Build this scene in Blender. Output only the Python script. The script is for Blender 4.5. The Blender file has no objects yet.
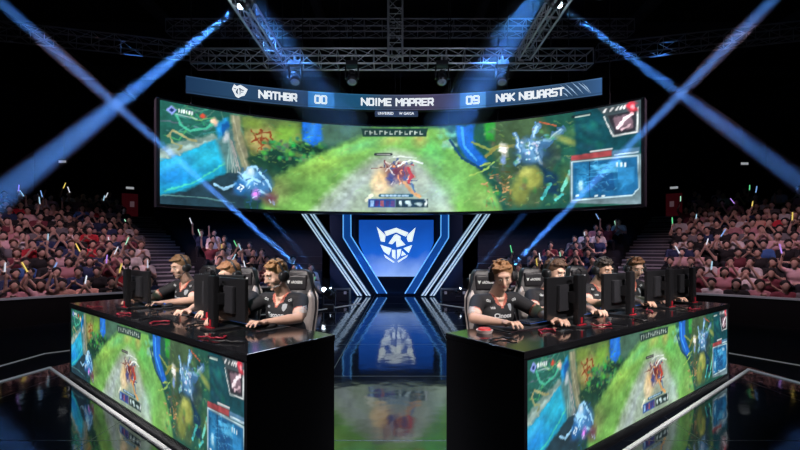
import bpy, bmesh, math, random
import numpy as np
from mathutils import Vector, Matrix
from mathutils.bvhtree import BVHTree

PI = math.pi
C = bpy.context.scene.collection
V = Vector

# ---------------------------------------------------------------- camera, world, exposure
cam_d = bpy.data.cameras.new('camera'); cam = bpy.data.objects.new('camera', cam_d); C.objects.link(cam)
cam.location = (0, 0, 1.4); cam.rotation_euler = (PI/2, 0, 0)
cam_d.sensor_width = 36; cam_d.lens = 18; cam_d.shift_y = 25/800; cam_d.clip_end = 200; cam_d.clip_start = 0.05
bpy.context.scene.camera = cam
sc = bpy.context.scene
sc.view_settings.view_transform = 'Standard'; sc.view_settings.look = 'None'
sc.view_settings.exposure = 0.0; sc.view_settings.gamma = 1
sc.cycles.max_bounces = 6; sc.cycles.volume_bounces = 0; sc.cycles.use_denoising = True
sc.cycles.sample_clamp_indirect = 3.0
w = bpy.data.worlds.new('world'); sc.world = w; w.use_nodes = True
w.node_tree.nodes['Background'].inputs[0].default_value = (0.10, 0.14, 0.30, 1)
w.node_tree.nodes['Background'].inputs[1].default_value = 0.09

def light(name, kind, loc, target, energy, color=(1, 1, 1), size=0.3, angle=60, blend=0.6):
    d = bpy.data.lights.new(name, kind); d.energy = energy; d.color = color
    if kind == 'AREA':
        d.shape = 'DISK'; d.size = size
    else:
        d.shadow_soft_size = size
    if kind == 'SPOT':
        d.spot_size = math.radians(angle); d.spot_blend = blend
    o = bpy.data.objects.new(name, d); C.objects.link(o); o.location = loc
    if target is not None:
        o.rotation_euler = (V(target)-V(loc)).to_track_quat('-Z', 'Y').to_euler()
    return o

# stage key lights hung from the rig above the two desks
KEY = (1.0, 0.93, 0.90)
light('stage_spot', 'SPOT', (-2.4, 0.2, 4.3), (-1.2, 3.4, 1.0), 1200, KEY, 0.15, 45)
light('stage_spot', 'SPOT', (2.4, 0.2, 4.3), (1.2, 3.5, 1.0), 1200, KEY, 0.15, 45)
light('stage_spot', 'SPOT', (-4.4, 1.6, 4.3), (-2.3, 4.4, 1.0), 700, KEY, 0.15, 45)
light('stage_spot', 'SPOT', (4.4, 1.6, 4.3), (2.4, 4.5, 1.0), 700, KEY, 0.15, 45)
# cold back light from the rig behind the players
light('stage_spot', 'SPOT', (-0.5, 8.6, 5.8), (-1.6, 3.9, 1.0), 420, (0.45, 0.65, 1.0), 0.15, 50)
light('stage_spot', 'SPOT', (0.5, 8.6, 5.8), (1.7, 3.9, 1.0), 420, (0.45, 0.65, 1.0), 0.15, 50)
# house lights on the stands, rose coloured
ROSE = (1.0, 0.64, 0.76)
light('stand_spot', 'SPOT', (-5.0, 5.5, 7.5), (-8.6, 9.2, 1.6), 1350, ROSE, 0.3, 52, 0.9)
light('stand_spot', 'SPOT', (5.0, 5.5, 7.5), (8.6, 9.2, 1.6), 1250, ROSE, 0.3, 52, 0.9)
light('stand_spot', 'SPOT', (-8.2, 7.6, 6.8), (-4.0, 12.2, 0.9), 1800, ROSE, 0.3, 52, 0.9)
light('stand_spot', 'SPOT', (8.2, 7.6, 6.8), (4.0, 12.2, 0.9), 1800, ROSE, 0.3, 52, 0.9)
# blue wash over the stage back and floor
light('blue_wash', 'SPOT', (0, 8.2, 5.6), (-0.1, 12.8, 0.6), 500, (0.06, 0.30, 1.0), 0.3, 80, 0.9)
light('blue_wash', 'SPOT', (-2.0, 12.4, 5.6), (-4.2, 14, 1.4), 420, (0.06, 0.35, 1.0), 0.3, 70, 0.9)
light('blue_wash', 'SPOT', (2.0, 12.4, 5.6), (4.2, 14, 1.4), 420, (0.06, 0.35, 1.0), 0.3, 70, 0.9)
# added fill lights, with no real lamp there, to brighten the trusses
light('truss_fill', 'POINT', (-1.6, 7.4, 5.0), None, 34, (0.75, 0.8, 1.0), 0.3)
light('truss_fill', 'POINT', (1.6, 7.4, 5.0), None, 34, (0.75, 0.8, 1.0), 0.3)

# ---------------------------------------------------------------- materials
MATS = {}
def mat(name, col, rough=0.5, metal=0.0, emit=None, es=1.0, spec=0.5, noise=0.0, nscale=20.0, bump=0.0, ior=1.5):
    if name in MATS: return MATS[name]
    m = bpy.data.materials.new(name); m.use_nodes = True
    nt = m.node_tree; b = nt.nodes['Principled BSDF']
    b.inputs['Base Color'].default_value = (*col, 1)
    b.inputs['Roughness'].default_value = rough
    b.inputs['Metallic'].default_value = metal
    b.inputs['Specular IOR Level'].default_value = spec
    b.inputs['IOR'].default_value = ior
    if emit is not None:
        b.inputs['Emission Color'].default_value = (*emit, 1)
        b.inputs['Emission Strength'].default_value = es
    if noise > 0 or bump > 0:
        tc = nt.nodes.new('ShaderNodeTexCoord'); n = nt.nodes.new('ShaderNodeTexNoise')
        n.inputs['Scale'].default_value = nscale; n.inputs['Detail'].default_value = 4
        nt.links.new(tc.outputs['Object'], n.inputs['Vector'])
        if noise > 0:
            r = nt.nodes.new('ShaderNodeMixRGB'); r.blend_type = 'MIX'
            r.inputs[1].default_value = (*[c*(1-noise) for c in col], 1)
            r.inputs[2].default_value = (*[min(1, c*(1+noise)) for c in col], 1)
            nt.links.new(n.outputs['Fac'], r.inputs[0]); nt.links.new(r.outputs[0], b.inputs['Base Color'])
        if bump > 0:
            bp = nt.nodes.new('ShaderNodeBump'); bp.inputs['Strength'].default_value = bump; bp.inputs['Distance'].default_value = 0.01
            nt.links.new(n.outputs['Fac'], bp.inputs['Height']); nt.links.new(bp.outputs[0], b.inputs['Normal'])
    MATS[name] = m
    return m

def lin(c):
    out = []
    for v in c:
        v = v/255
        out.append(v/12.92 if v <= 0.04045 else ((v+0.055)/1.055)**2.4)
    return tuple(out)

def display_mat(name, attr='picture', strength=1.0):
    m = bpy.data.materials.new(name); m.use_nodes = True; nt = m.node_tree
    b = nt.nodes['Principled BSDF']; b.inputs['Base Color'].default_value = (0.01, 0.01, 0.01, 1); b.inputs['Roughness'].default_value = 0.6; b.inputs['Specular IOR Level'].default_value = 0.1
    a = nt.nodes.new('ShaderNodeAttribute'); a.attribute_name = attr
    nt.links.new(a.outputs['Color'], b.inputs['Emission Color']); b.inputs['Emission Strength'].default_value = strength
    MATS[name] = m
    return m

# ---------------------------------------------------------------- helpers
def tag(o, label=None, cat=None, group=None, kind=None):
    if label: o['label'] = label
    if cat: o['category'] = cat
    if group: o['group'] = group
    if kind: o['kind'] = kind
    return o

def obj(name, bm, m, parent=None, smooth=False, loc=None, rotz=None):
    me = bpy.data.meshes.new(name)
    if isinstance(bm, bpy.types.Mesh): me = bm
    else: bm.to_mesh(me); bm.free()
    if not isinstance(m, (list, tuple)): m = [m]
    if len(me.materials) == 0:
        for x in m: me.materials.append(x)
    if smooth: me.polygons.foreach_set('use_smooth', [True]*len(me.polygons))
    o = bpy.data.objects.new(name, me); C.objects.link(o)
    if parent is not None: o.parent = parent
    if loc is not None: o.location = loc
    if rotz is not None: o.rotation_euler = (0, 0, rotz)
    return o

def struct(name, bm, m, **k):
    o = obj(name, bm, m, **k); o['kind'] = 'structure'; return o

def thing(name, label, cat, loc=(0, 0, 0), rotz=0, group=None):
    o = bpy.data.objects.new(name, None); C.objects.link(o); o.empty_display_size = 0.1
    o.location = loc; o.rotation_euler = (0, 0, rotz)
    return tag(o, label, cat, group)

def copy_tree(o, parent=None):
    c = o.copy(); C.objects.link(c)
    if parent is not None: c.parent = parent
    for ch in [x for x in C.objects if x.parent is o and x is not c]:
        copy_tree(ch, c)
    return c

def box(bm, c, s, M=None, bevel=0.0):
    r = bmesh.ops.create_cube(bm, size=1.0)
    vs = r['verts']
    for v in vs: v.co = V((v.co.x*s[0], v.co.y*s[1], v.co.z*s[2]))
    if bevel > 0:
        es = list({e for v in vs for e in v.link_edges})
        rr = bmesh.ops.bevel(bm, geom=es, offset=bevel, segments=2, affect='EDGES', profile=0.7)
        vs = list({v for f in rr['faces'] for v in f.verts} | {v for v in vs if v.is_valid})
    T = Matrix.Translation(c)
    if M is not None: T = T @ M
    for v in vs: v.co = T @ v.co
    return vs

def frus(bm, p0, r0, p1, r1, seg=12, caps=True):
    p0 = V(p0); p1 = V(p1); d = (p1-p0)
    if d.length < 1e-6: return []
    q = d.to_track_quat('Z', 'Y').to_matrix()
    a, b = [], []
    for i in range(seg):
        t = 2*PI*i/seg; u = q @ V((math.cos(t), math.sin(t), 0))
        a.append(bm.verts.new(p0+u*r0)); b.append(bm.verts.new(p1+u*r1))
    for i in range(seg):
        j = (i+1) % seg; bm.faces.new((a[i], a[j], b[j], b[i]))
    if caps: bm.faces.new(a[::-1]); bm.faces.new(b)
    return a+b

def tube(bm, pts, r, seg=8):
    """tube along a polyline with mitred rings"""
    pts = [V(p) for p in pts]; rings = []
    up = V((0, 0, 1))
    for i, p in enumerate(pts):
        d = (pts[min(i+1, len(pts)-1)]-pts[max(i-1, 0)]).normalized()
        s = d.cross(up)
        if s.length < 1e-3: s = d.cross(V((1, 0, 0)))
        s.normalize(); t = s.cross(d)
        rr = r[i] if isinstance(r, (list, tuple)) else r
        rings.append([bm.verts.new(p+(s*math.cos(2*PI*k/seg)+t*math.sin(2*PI*k/seg))*rr) for k in range(seg)])
    for a, b in zip(rings, rings[1:]):
        for k in range(seg):
            j = (k+1) % seg; bm.faces.new((a[k], a[j], b[j], b[k]))
    bm.faces.new(rings[0][::-1]); bm.faces.new(rings[-1])

def ball(bm, c, r, M=None, seg=16):
    res = bmesh.ops.create_uvsphere(bm, u_segments=seg, v_segments=max(6, seg//2+2), radius=1)
    if not isinstance(r, (tuple, list)): r = (r, r, r)
    for v in res['verts']:
        p = V((v.co.x*r[0], v.co.y*r[1], v.co.z*r[2]))
        if M is not None: p = M @ p
        v.co = p + V(c)

def prism(bm, pts, fn, d0, d1, bevel=0.0):
    """2-D outline pts, extruded between d0 and d1; fn(a, b, d) -> 3-D point"""
    A = [bm.verts.new(fn(a, b, d0)) for a, b in pts]
    B = [bm.verts.new(fn(a, b, d1)) for a, b in pts]
    f0 = bm.faces.new(A[::-1]); f1 = bm.faces.new(B); n = len(pts)
    fs = [f0, f1]
    for i in range(n):
        j = (i+1) % n; fs.append(bm.faces.new((A[i], A[j], B[j], B[i])))
    if bevel > 0:
        es = list({e for f in (f0, f1) for e in f.edges})
        bmesh.ops.bevel(bm, geom=es, offset=bevel, segments=2, affect='EDGES', profile=0.6)
    bmesh.ops.recalc_face_normals(bm, faces=bm.faces)

def BM(): return bmesh.new()

def fuse(shapes, voxel, smooth_it=4, smooth_f=0.5):
    """one continuous surface from overlapping rounded shapes"""
    bm = BM()
    for s in shapes:
        if s[0] == 'L':
            _, p0, r0, p1, r1 = s[:5]
            frus(bm, p0, r0, p1, r1, 14)
            ball(bm, p0, r0, seg=14); ball(bm, p1, r1, seg=14)
        else:
            _, c, r, M = s[:4]
            ball(bm, c, r, M, seg=20)
    me = bpy.data.meshes.new('tmp'); bm.to_mesh(me); bm.free()
    o = bpy.data.objects.new('tmp', me); C.objects.link(o)
    md = o.modifiers.new('r', 'REMESH'); md.mode = 'VOXEL'; md.voxel_size = voxel
    if smooth_it:
        s = o.modifiers.new('s', 'SMOOTH'); s.factor = smooth_f; s.iterations = smooth_it
    dg = bpy.context.evaluated_depsgraph_get()
    ev = o.evaluated_get(dg)
    res = bpy.data.meshes.new_from_object(ev)
    bpy.data.objects.remove(o); bpy.data.meshes.remove(me)
    res.polygons.foreach_set('use_smooth', [True]*len(res.polygons))
    return res

def face_centres(me):
    n = len(me.polygons); a = np.empty(n*3, dtype=np.float32); me.polygons.foreach_get('center', a)
    return a.reshape(n, 3)

def seg_dist(P, a, b):
    a = np.array(a); b = np.array(b); d = b-a
    t = np.clip(((P-a) @ d)/max(d @ d, 1e-9), 0, 1)
    return np.linalg.norm(P-(a+t[:, None]*d), axis=1), t

def text_mesh(s, w=None, h=None, bold=0.02, ex=0.0, spacing=1.0):
    """letters as a mesh in x (0..w) and y (0..h), centred on the origin"""
    cu = bpy.data.curves.new('t', 'FONT'); cu.body = s; cu.offset = bold; cu.size = 1; cu.space_character = spacing
    cu.resolution_u = 3
    o = bpy.data.objects.new('t', cu); C.objects.link(o)
    me = bpy.data.meshes.new_from_object(o.evaluated_get(bpy.context.evaluated_depsgraph_get()))
    bpy.data.objects.remove(o); bpy.data.curves.remove(cu)
    n = len(me.vertices); co = np.empty(n*3, dtype=np.float32); me.vertices.foreach_get('co', co); co = co.reshape(n, 3)
    lo, hi = co.min(0), co.max(0); sx = (w/(hi[0]-lo[0])) if w else (h/(hi[1]-lo[1])); sy = (h/(hi[1]-lo[1])) if h else sx
    co[:, 0] = (co[:, 0]-(lo[0]+hi[0])/2)*sx; co[:, 1] = (co[:, 1]-(lo[1]+hi[1])/2)*sy
    return me, co

def text_obj(name, s, w, h, fn, m, parent=None, bold=0.02, spacing=1.0):
    me, co = text_mesh(s, w, h, bold, spacing=spacing)
    for v, c in zip(me.vertices, co): v.co = fn(c[0], c[1])
    me.materials.clear()
    return obj(name, me, m, parent)

# photograph geometry: where a line of sight meets an upright circle / plane
def on_arc(px, R, Yc):
    t = (px-400)/400
    a = 1+t*t; b = -2*Yc; c = Yc*Yc-R*R
    y = (-b+math.sqrt(b*b-4*a*c))/(2*a)
    return math.atan2(t*y, y-Yc)
def at(px, py, Y): return V(((px-400)/400*Y, Y, 1.4+(250-py)*Y/400))

# ---------------------------------------------------------------- the game picture shown by all the displays
SR, SYC, SZB, SZT = 8.75, 2.75, 2.49, 4.94
SA0, SA1 = on_arc(160, SR, SYC), on_arc(641, SR, SYC)

def game_picture(W, H):
    rng = np.random.RandomState(5)
    a = np.linspace(SA0, SA1, W)
    wx = SR*np.sin(a); wy = SYC+SR*np.cos(a)
    X = np.repeat((400+400*wx/wy)[None, :], H, 0)
    z = np.linspace(SZB, SZT, H)
    Y = 250-400*(z[:, None]-1.4)/wy[None, :]
    img = np.zeros((H, W, 3)); img[:] = (22, 62, 56)
    def vnoise(sc_x, sc_y, seed):
        r = np.random.RandomState(seed); g = r.rand(64, 256)
        fx = (X-150)/sc_x; fy = (Y-90)/sc_y
        ix = np.floor(fx).astype(int); iy = np.floor(fy).astype(int)
        tx = fx-ix; ty = fy-iy; tx = tx*tx*(3-2*tx); ty = ty*ty*(3-2*ty)
        G = lambda i, j: g[j % 64, i % 256]
        return (G(ix, iy)*(1-tx)+G(ix+1, iy)*tx)*(1-ty)+(G(ix, iy+1)*(1-tx)+G(ix+1, iy+1)*tx)*ty
    n1, n2, n3 = vnoise(14, 10, 1), vnoise(5, 4, 2), vnoise(2.2, 1.8, 3)
    wob = (n2-.5)*4+(n3-.5)*2
    def blend(m, col):
        m = np.clip(m, 0, 1)[..., None]; img[:] = img*(1-m)+np.array(col, float)*m
    def ell(cx, cy, rx, ry, ang, col, soft=.25, w=1.0, k=1.0):
        c, s = math.cos(math.radians(ang)), math.sin(math.radians(ang))
        dx = X-cx+wob*w*.4; dy = Y-cy+wob*w*.3
        d = np.sqrt(((dx*c+dy*s)/rx)**2+((-dx*s+dy*c)/ry)**2)
        blend((1+soft-d)/(2*soft)*k, col)
    def poly(pts, col, soft=.8, w=1.0, k=1.0):
        PX = X+wob*w*.5; PY = Y+wob*w*.5
        ins = np.zeros(X.shape, bool); dist = np.full(X.shape, 1e9)
        for (x0, y0), (x1, y1) in zip(pts, pts[1:]+pts[:1]):
            cond = ((y0 > PY) != (y1 > PY)) & (PX < (x1-x0)*(PY-y0)/((y1-y0) if y1 != y0 else 1e-9)+x0)
            ins ^= cond
            t = np.clip(((PX-x0)*(x1-x0)+(PY-y0)*(y1-y0))/max((x1-x0)**2+(y1-y0)**2, 1e-9), 0, 1)
            dist = np.minimum(dist, np.hypot(PX-x0-t*(x1-x0), PY-y0-t*(y1-y0)))
        sd = np.where(ins, -dist, dist)
        blend((.5-sd/(2*soft))*k, col)
    def line(pts, wd, col, soft=.6, w=.6, k=1.0):
        PX = X+wob*w*.5; PY = Y+wob*w*.5; dist = np.full(X.shape, 1e9)
        for (x0, y0), (x1, y1) in zip(pts, pts[1:]):
            t = np.clip(((PX-x0)*(x1-x0)+(PY-y0)*(y1-y0))/max((x1-x0)**2+(y1-y0)**2, 1e-9), 0, 1)
            dist = np.minimum(dist, np.hypot(PX-x0-t*(x1-x0), PY-y0-t*(y1-y0)))
        blend((wd/2+soft/2-dist)/soft*k, col)
    # dark woods along the top
    poly([(150, 90), (240, 100), (240, 150), (150, 160)], (26, 84, 74), 4)
    for i in range(26):
        x = 160+rng.rand()*75; y = 104+rng.rand()*32
        line([(x, y), (x+8+rng.rand()*12, y+rng.randn()*6), (x+22, y+rng.randn()*9)], 1.6, (30+rng.rand()*50, 90+rng.rand()*60, 84+rng.rand()*40), k=.55)
    line([(176, 114), (181, 125), (190, 131), (206, 128), (218, 121)], 2.4, (60, 160, 130))
    line([(186, 112), (196, 120), (214, 118)], 1.4, (90, 150, 90))
    # stone ledge, water
    poly([(156, 149), (185, 140), (214, 134), (220, 140), (190, 152), (156, 163)], (112, 140, 132), 1.2)
    poly([(156, 152), (185, 146), (212, 139), (212, 142), (180, 153), (156, 160)], (150, 176, 170), .8, k=.6)
    poly([(156, 162), (190, 151), (215, 139), (227, 150), (228, 172), (196, 190), (156, 197)], (24, 148, 186), 1.4)
    ell(176, 172, 20, 11, -15, (24, 104, 196), .7, k=.75); ell(196, 166, 22, 5, -18, (40, 170, 200), .6, k=.5)
    ell(206, 155, 14, 7, -25, (40, 176, 206), .6, k=.8)
    ell(172, 164, 16, 5, -22, (70, 190, 214), .8, k=.5); line([(165, 191), (190, 184), (212, 172), (226, 163)], 2.2, (60, 190, 170), k=.6)
    poly([(180, 192), (228, 172), (245, 170), (245, 215), (150, 215), (156, 196)], (26, 50, 62), 1.6)
    line([(160, 195), (200, 197), (235, 203)], 1.2, (90, 140, 140), k=.6)
    # pale arched bones
    line([(168, 136), (172, 130), (180, 134), (190, 140), (196, 141)], 2.2, (150, 150, 104)); line([(169, 135), (173, 143), (182, 146), (178, 150)], 1.8, (140, 146, 100))
    line([(164, 152), (168, 158)], 1.6, (150, 176, 160)); line([(176, 150), (180, 155)], 1.6, (150, 176, 160))
    # blue pillar of light and roots
    poly([(214, 122), (228, 118), (231, 150), (221, 150)], (28, 130, 190), 1.6)
    poly([(221, 124), (229, 122), (230, 134), (222, 136)], (12, 74, 140), 1.2)
    poly([(216, 142), (232, 124), (240, 140), (244, 172), (226, 172)], (70, 110, 110), 2, k=.7); poly([(230, 114), (240, 116), (244, 140), (252, 166), (244, 172), (236, 150)], (132, 134, 106), 1.4); line([(233, 116), (238, 140), (247, 168)], 1.4, (170, 170, 140), k=.6)
    for k in range(6):
        line([(226+k*1.2, 132+k*2), (229+k, 148), (227+k*2.6, 172)], 1.1, (110+k*10, 150, 146), k=.9)
    ell(226, 137, 3, 6, 10, (180, 190, 196), k=.7)
    # mossy rock with carved lines
    poly([(240, 115), (300, 121), (304, 150), (262, 168), (250, 156)], (86, 110, 58), 2)
    ell(262, 139, 18, 14, 5, (120, 118, 70), .3, k=.9); ell(262, 139, 15, 11, 5, (176, 164, 100), .35, k=.9); ell(268, 144, 9, 5, 20, (120, 96, 52), .6, k=.6); ell(285, 134, 15, 10, -20, (104, 150, 54), .4, k=.8)
    ell(254, 124, 12, 6, 10, (120, 150, 60), .4, k=.7)
    for p in ([(251, 130), (262, 146), (258, 152)], [(256, 134), (270, 132), (272, 142), (262, 146)], [(252, 142), (266, 138), (274, 148)], [(262, 130), (262, 150)]):
        line(p, 2.0, (150, 96, 50), w=1.5, k=.7); line(p, 1.0, (120, 52, 26), w=1.5)
    poly([(246, 158), (262, 152), (300, 142), (330, 148), (322, 160), (290, 172), (276, 185), (262, 188)], (14, 52, 40), 2)
    for i in range(60):
        x = 264+rng.rand()*62; y = 141+rng.rand()*22-(x-264)*.08
        ell(x, y, 1.5+rng.rand()*2.5, 1.2+rng.rand()*1.6, rng.rand()*90, (20+rng.rand()*60, 74+rng.rand()*80, 50+rng.rand()*30), .4, k=.8)
    poly([(318, 121), (372, 126), (366, 137), (330, 146), (318, 142)], (60, 96, 78), 2.5)
    poly([(302, 121), (321, 122), (323, 141), (313, 146), (303, 140)], (24, 104, 212), 1.6)
    ell(312, 130, 4, 7, 0, (60, 150, 236), .6, k=.6)
    # grass lane
    poly([(262, 190), (284, 172), (322, 152), (356, 138), (372, 127), (450, 127), (456, 150), (476, 166), (492, 186), (504, 215), (262, 215)], (104, 160, 74), 3)
    ell(320, 166, 40, 9, -24, (138, 184, 78), .6, k=.7); ell(292, 186, 22, 10, -30, (86, 130, 62), .6, k=.7)
    ell(360, 146, 22, 5, -18, (96, 172, 104), .6, k=.7); ell(275, 190, 12, 11, 0, (120, 130, 80), .8, k=.8)
    poly([(250, 160), (275, 172), (268, 196), (254, 200)], (34, 70, 50), 4, k=.8)
    ell(454, 180, 16, 20, -25, (112, 180, 96), .6, k=.7); ell(430, 148, 18, 8, 30, (92, 190, 92), .7, k=.7)
    ell(486, 202, 14, 8, 30, (136, 172, 96), .6, k=.6)
    # stone path
    poly([(308, 215), (330, 190), (346, 176), (372, 158), (392, 149), (412, 153), (428, 172), (446, 196), (458, 215)], (150, 170, 150), 4, k=.9)
    poly([(322, 215), (350, 184), (380, 162), (388, 168), (360, 190), (345, 215)], (162, 178, 176), 3, k=.6)
    ell(440, 195, 12, 12, 40, (160, 190, 184), .7, k=.6)
    ell(392, 140, 10, 4, -10, (190, 176, 96), .8, k=.5); ell(420, 139, 6, 7, 20, (206, 180, 96), .8, k=.7)
    for i in range(70):
        x = 270+rng.rand()*220; y = 150+rng.rand()*56
        line([(x, y), (x+4+rng.rand()*4, y-2-rng.rand()*2)], .8, (100+rng.rand()*90, 150+rng.rand()*60, 80+rng.rand()*40), k=.25)
    # armoured figure in flames, seen from above
    ell(384, 180, 9, 12, 20, (255, 196, 110), .7, k=.95); ell(380, 187, 6, 7, 20, (255, 232, 190), .7, k=.9)
    ell(398, 174, 22, 14, 10, (206, 196, 176), .9, k=.5); ell(399, 172, 13, 9, 10, (110, 52, 48), .4, w=3, k=.9); ell(392, 180, 5, 6, 0, (60, 60, 120), .4, w=3, k=.7)
    for i in range(46):
        x = 384+rng.rand()*30; y = 160+rng.rand()*24
        line([(x, y), (x+rng.randn()*4, y+rng.randn()*4)], 1.3, [(176, 52, 44), (100, 30, 34), (224, 150, 90), (44, 60, 100), (226, 216, 206), (60, 80, 130)][rng.randint(6)], w=1.5, k=.85)
    line([(404, 182), (412, 192), (420, 197)], 3.4, (214, 160, 96)); line([(398, 166), (410, 160), (422, 163)], 1.6, (220, 230, 220))
    line([(372, 196), (366, 200)], 4, (220, 226, 200), k=.8)
    line([(408, 168), (412, 176), (409, 182)], 3, (176, 46, 36)); line([(412, 184), (415, 192)], 2, (70, 110, 150))
    # right-hand woods
    poly([(446, 127), (478, 124), (650, 95), (650, 212), (504, 210), (494, 188), (478, 166), (456, 152)], (24, 74, 62), 2.2)
    poly([(484, 118), (540, 112), (560, 150), (540, 206), (508, 208), (500, 180)], (58, 84, 56), 3)
    for i in range(14): ell(440+rng.rand()*16, 132+rng.rand()*16, 3, 2.4, 0, (90+rng.rand()*60, 170+rng.rand()*40, 150), .5, k=.7)
    poly([(456, 126), (474, 124), (474, 146), (488, 162), (480, 168), (466, 158), (458, 144)], (22, 92, 190), 1.5)
    line([(462, 128), (464, 146), (476, 160)], 2.2, (60, 150, 230), k=.8); line([(450, 140), (462, 158), (484, 170)], 2.5, (16, 60, 96))
    poly([(484, 120), (496, 118), (494, 140), (486, 140)], (40, 140, 50), 1.6)
    line([(472, 142), (490, 150), (500, 146)], 2.4, (120, 140, 70)); line([(486, 156), (496, 148), (514, 146)], 3.5, (120, 120, 62))
    line([(470, 176), (488, 168), (494, 162)], 1.6, (150, 190, 90)); line([(480, 166), (490, 163)], 1.5, (160, 190, 90))
    for i in range(40):
        x = 486+rng.rand()*26; y = 172+rng.rand()*30
        line([(x, y), (x+rng.randn()*3, y+rng.randn()*3)], 1.4, [(150, 110, 70), (70, 70, 40), (190, 150, 100), (60, 80, 50)][rng.randint(4)], k=.8)
    ell(504, 150, 3.5, 6, 0, (236, 226, 220), .5, w=3); ell(503, 160, 2.5, 5, 0, (120, 150, 200), .5, w=2)
    # blue many-armed creature of light
    ell(534, 154, 19, 15, -10, (22, 50, 78), .5, w=3, k=.9); ell(531, 150, 13, 12, 0, (70, 118, 162), .35, w=2.5, k=.95); ell(528, 146, 7, 6, 0, (118, 164, 198), .5, w=2, k=.8); ell(536, 156, 6, 6, 0, (96, 146, 186), .5, w=2, k=.8)
    for p in ([(520, 152), (518, 142), (515, 134)], [(526, 146), (534, 134), (538, 124)], [(536, 146), (548, 138), (560, 128)], [(536, 152), (548, 144)], [(520, 156), (516, 164)], [(538, 156), (541, 163)], [(530, 150), (530, 140)]):
        line(p, 4.6, (62, 104, 146), w=1.6); line(p, 3.0, (104, 152, 190), w=1.6); line(p, 1.0, (184, 214, 232), w=1.6, k=.8)
    line([(540, 148), (550, 140), (562, 129)], 7.5, (58, 104, 146), k=.95, w=1.5); line([(545, 141), (561, 130)], 4, (108, 156, 190), k=.9, w=1.5); line([(532, 140), (537, 127)], 6, (86, 134, 174), w=1.5); line([(534, 136), (537, 127)], 2.5, (150, 190, 214), w=1); line([(549, 138), (561, 129)], 1.2, (170, 206, 226))
    for i in range(24): ell(522+rng.rand()*18, 142+rng.rand()*18, 1.2, 1, 0, (150+rng.rand()*80, 190+rng.rand()*50, 230), .5, k=.8)
    line([(540, 122), (556, 126)], 1.4, (190, 90, 60), k=.8)
    poly([(540, 165), (560, 176), (558, 196), (546, 192)], (16, 56, 84), 2)
    ell(530, 178, 12, 12, -15, (140, 148, 70), .25); ell(526, 172, 6, 4, -15, (184, 190, 100), .5, k=.7); ell(520, 192, 9, 12, 0, (112, 124, 60), .3)
    ell(566, 176, 8, 14, 0, (52, 92, 60), .4, k=.8); ell(566, 140, 12, 4, 20, (130, 150, 80), .4, k=.8); ell(573, 132, 8, 5, 0, (56, 104, 70), .5)
    line([(570, 172), (562, 190)], 3.4, (110, 210, 190)); line([(550, 184), (542, 198)], 3.6, (70, 190, 190)); line([(556, 200), (562, 194)], 3, (70, 190, 190))
    for i in range(60):
        x = 484+rng.rand()*90; y = 116+rng.rand()*90
        ell(x, y, 1+rng.rand()*3, 1+rng.rand()*2, rng.rand()*90, (30+rng.rand()*90, 80+rng.rand()*80, 50+rng.rand()*50), .5, k=.45)
    for i in range(90):
        x = 486+rng.rand()*86; y = 118+rng.rand()*88
        if 514 < x < 562 and 124 < y < 166: continue
        line([(x, y), (x+2+rng.rand()*4, y-2+rng.rand()*4)], 1.1, (70+rng.rand()*70, 110+rng.rand()*60, 60+rng.rand()*40), k=.45, w=1.5)
    for i in range(70):
        x = 248+rng.rand()*74; y = 122+rng.rand()*40
        line([(x, y), (x+1+rng.rand()*3, y-1+rng.rand()*3)], 1.1, (60+rng.rand()*80, 110+rng.rand()*60, 50+rng.rand()*30), k=.45, w=1.5)
    # upper right panel and shield
    poly([(574, 108), (650, 96), (650, 152), (576, 158)], (12, 62, 72), 2)
    for i in range(20): ell(578+rng.rand()*28, 118+rng.rand()*34, 4, 3, 40, (14+rng.rand()*20, 70+rng.rand()*30, 80+rng.rand()*20), .6, k=.5)
    line([(573, 117), (591, 114)], 2.2, (16, 34, 40)); line([(575, 117), (590, 114.4)], .9, (190, 210, 200), w=0)
    poly([(596, 107), (645, 96), (645, 132), (612, 136), (607, 118)], (60, 74, 80), .8, w=0)
    poly([(608, 116), (636, 110), (636, 131), (615, 134)], (40, 40, 48), .8, w=0)
    line([(604, 117), (613, 136), (637, 132), (638, 108)], 1.5, (200, 206, 206), w=.2)
    poly([(612, 118), (632, 112), (633, 128), (618, 131)], (120, 96, 108), .8, w=1)
    line([(618, 128), (626, 118), (632, 114)], 3.6, (236, 214, 220)); line([(622, 130), (630, 124)], 2.4, (214, 180, 190))
    for x in (604, 610, 616, 620, 624): line([(x, 112-(x-604)*.2), (x+2.4, 109-(x-604)*.2)], 1.8, (226, 226, 226), w=.3)
    ell(633, 107, 4.5, 5.5, 0, (196, 50, 66), .4, w=3); ell(633, 107, 1.6, 2, 0, (250, 160, 170), .5)
    # map panel
    poly([(571, 156), (612, 150), (612, 156), (571, 161)], (150, 62, 66), .6, w=.2); line([(590, 151.5), (612, 148.5)], 1.2, (200, 200, 200), w=0)
    poly([(612, 151), (640, 147), (640, 153), (612, 157)], (70, 110, 140), .6, w=.2); line([(614, 155), (638, 152)], 1, (190, 214, 226), w=.2)
    poly([(570, 161), (640, 154), (650, 154), (650, 205), (570, 203)], (110, 132, 140), .6, w=0)
    poly([(570, 168), (640, 160), (648, 200), (572, 203)], (90, 112, 120), .6, w=0, k=.5); poly([(573, 163), (637, 156.5), (638, 188), (632, 194.5), (573, 199)], (24, 92, 140), .6, w=0)
    poly([(591, 166), (620, 160), (628, 170), (600, 174)], (70, 160, 206), 1); poly([(576, 166), (587, 164), (587, 196), (576, 197)], (34, 116, 166), 1)
    poly([(592, 178), (612, 172), (616, 190), (594, 192)], (20, 74, 124), 1); poly([(616, 168), (634, 166), (634, 182), (620, 190)], (40, 124, 180), 1)
    line([(589.5, 162), (590, 197)], 1.2, (12, 44, 74), w=.2); ell(581, 186, 3, 5, 0, (170, 214, 230), .5, w=2)
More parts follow.
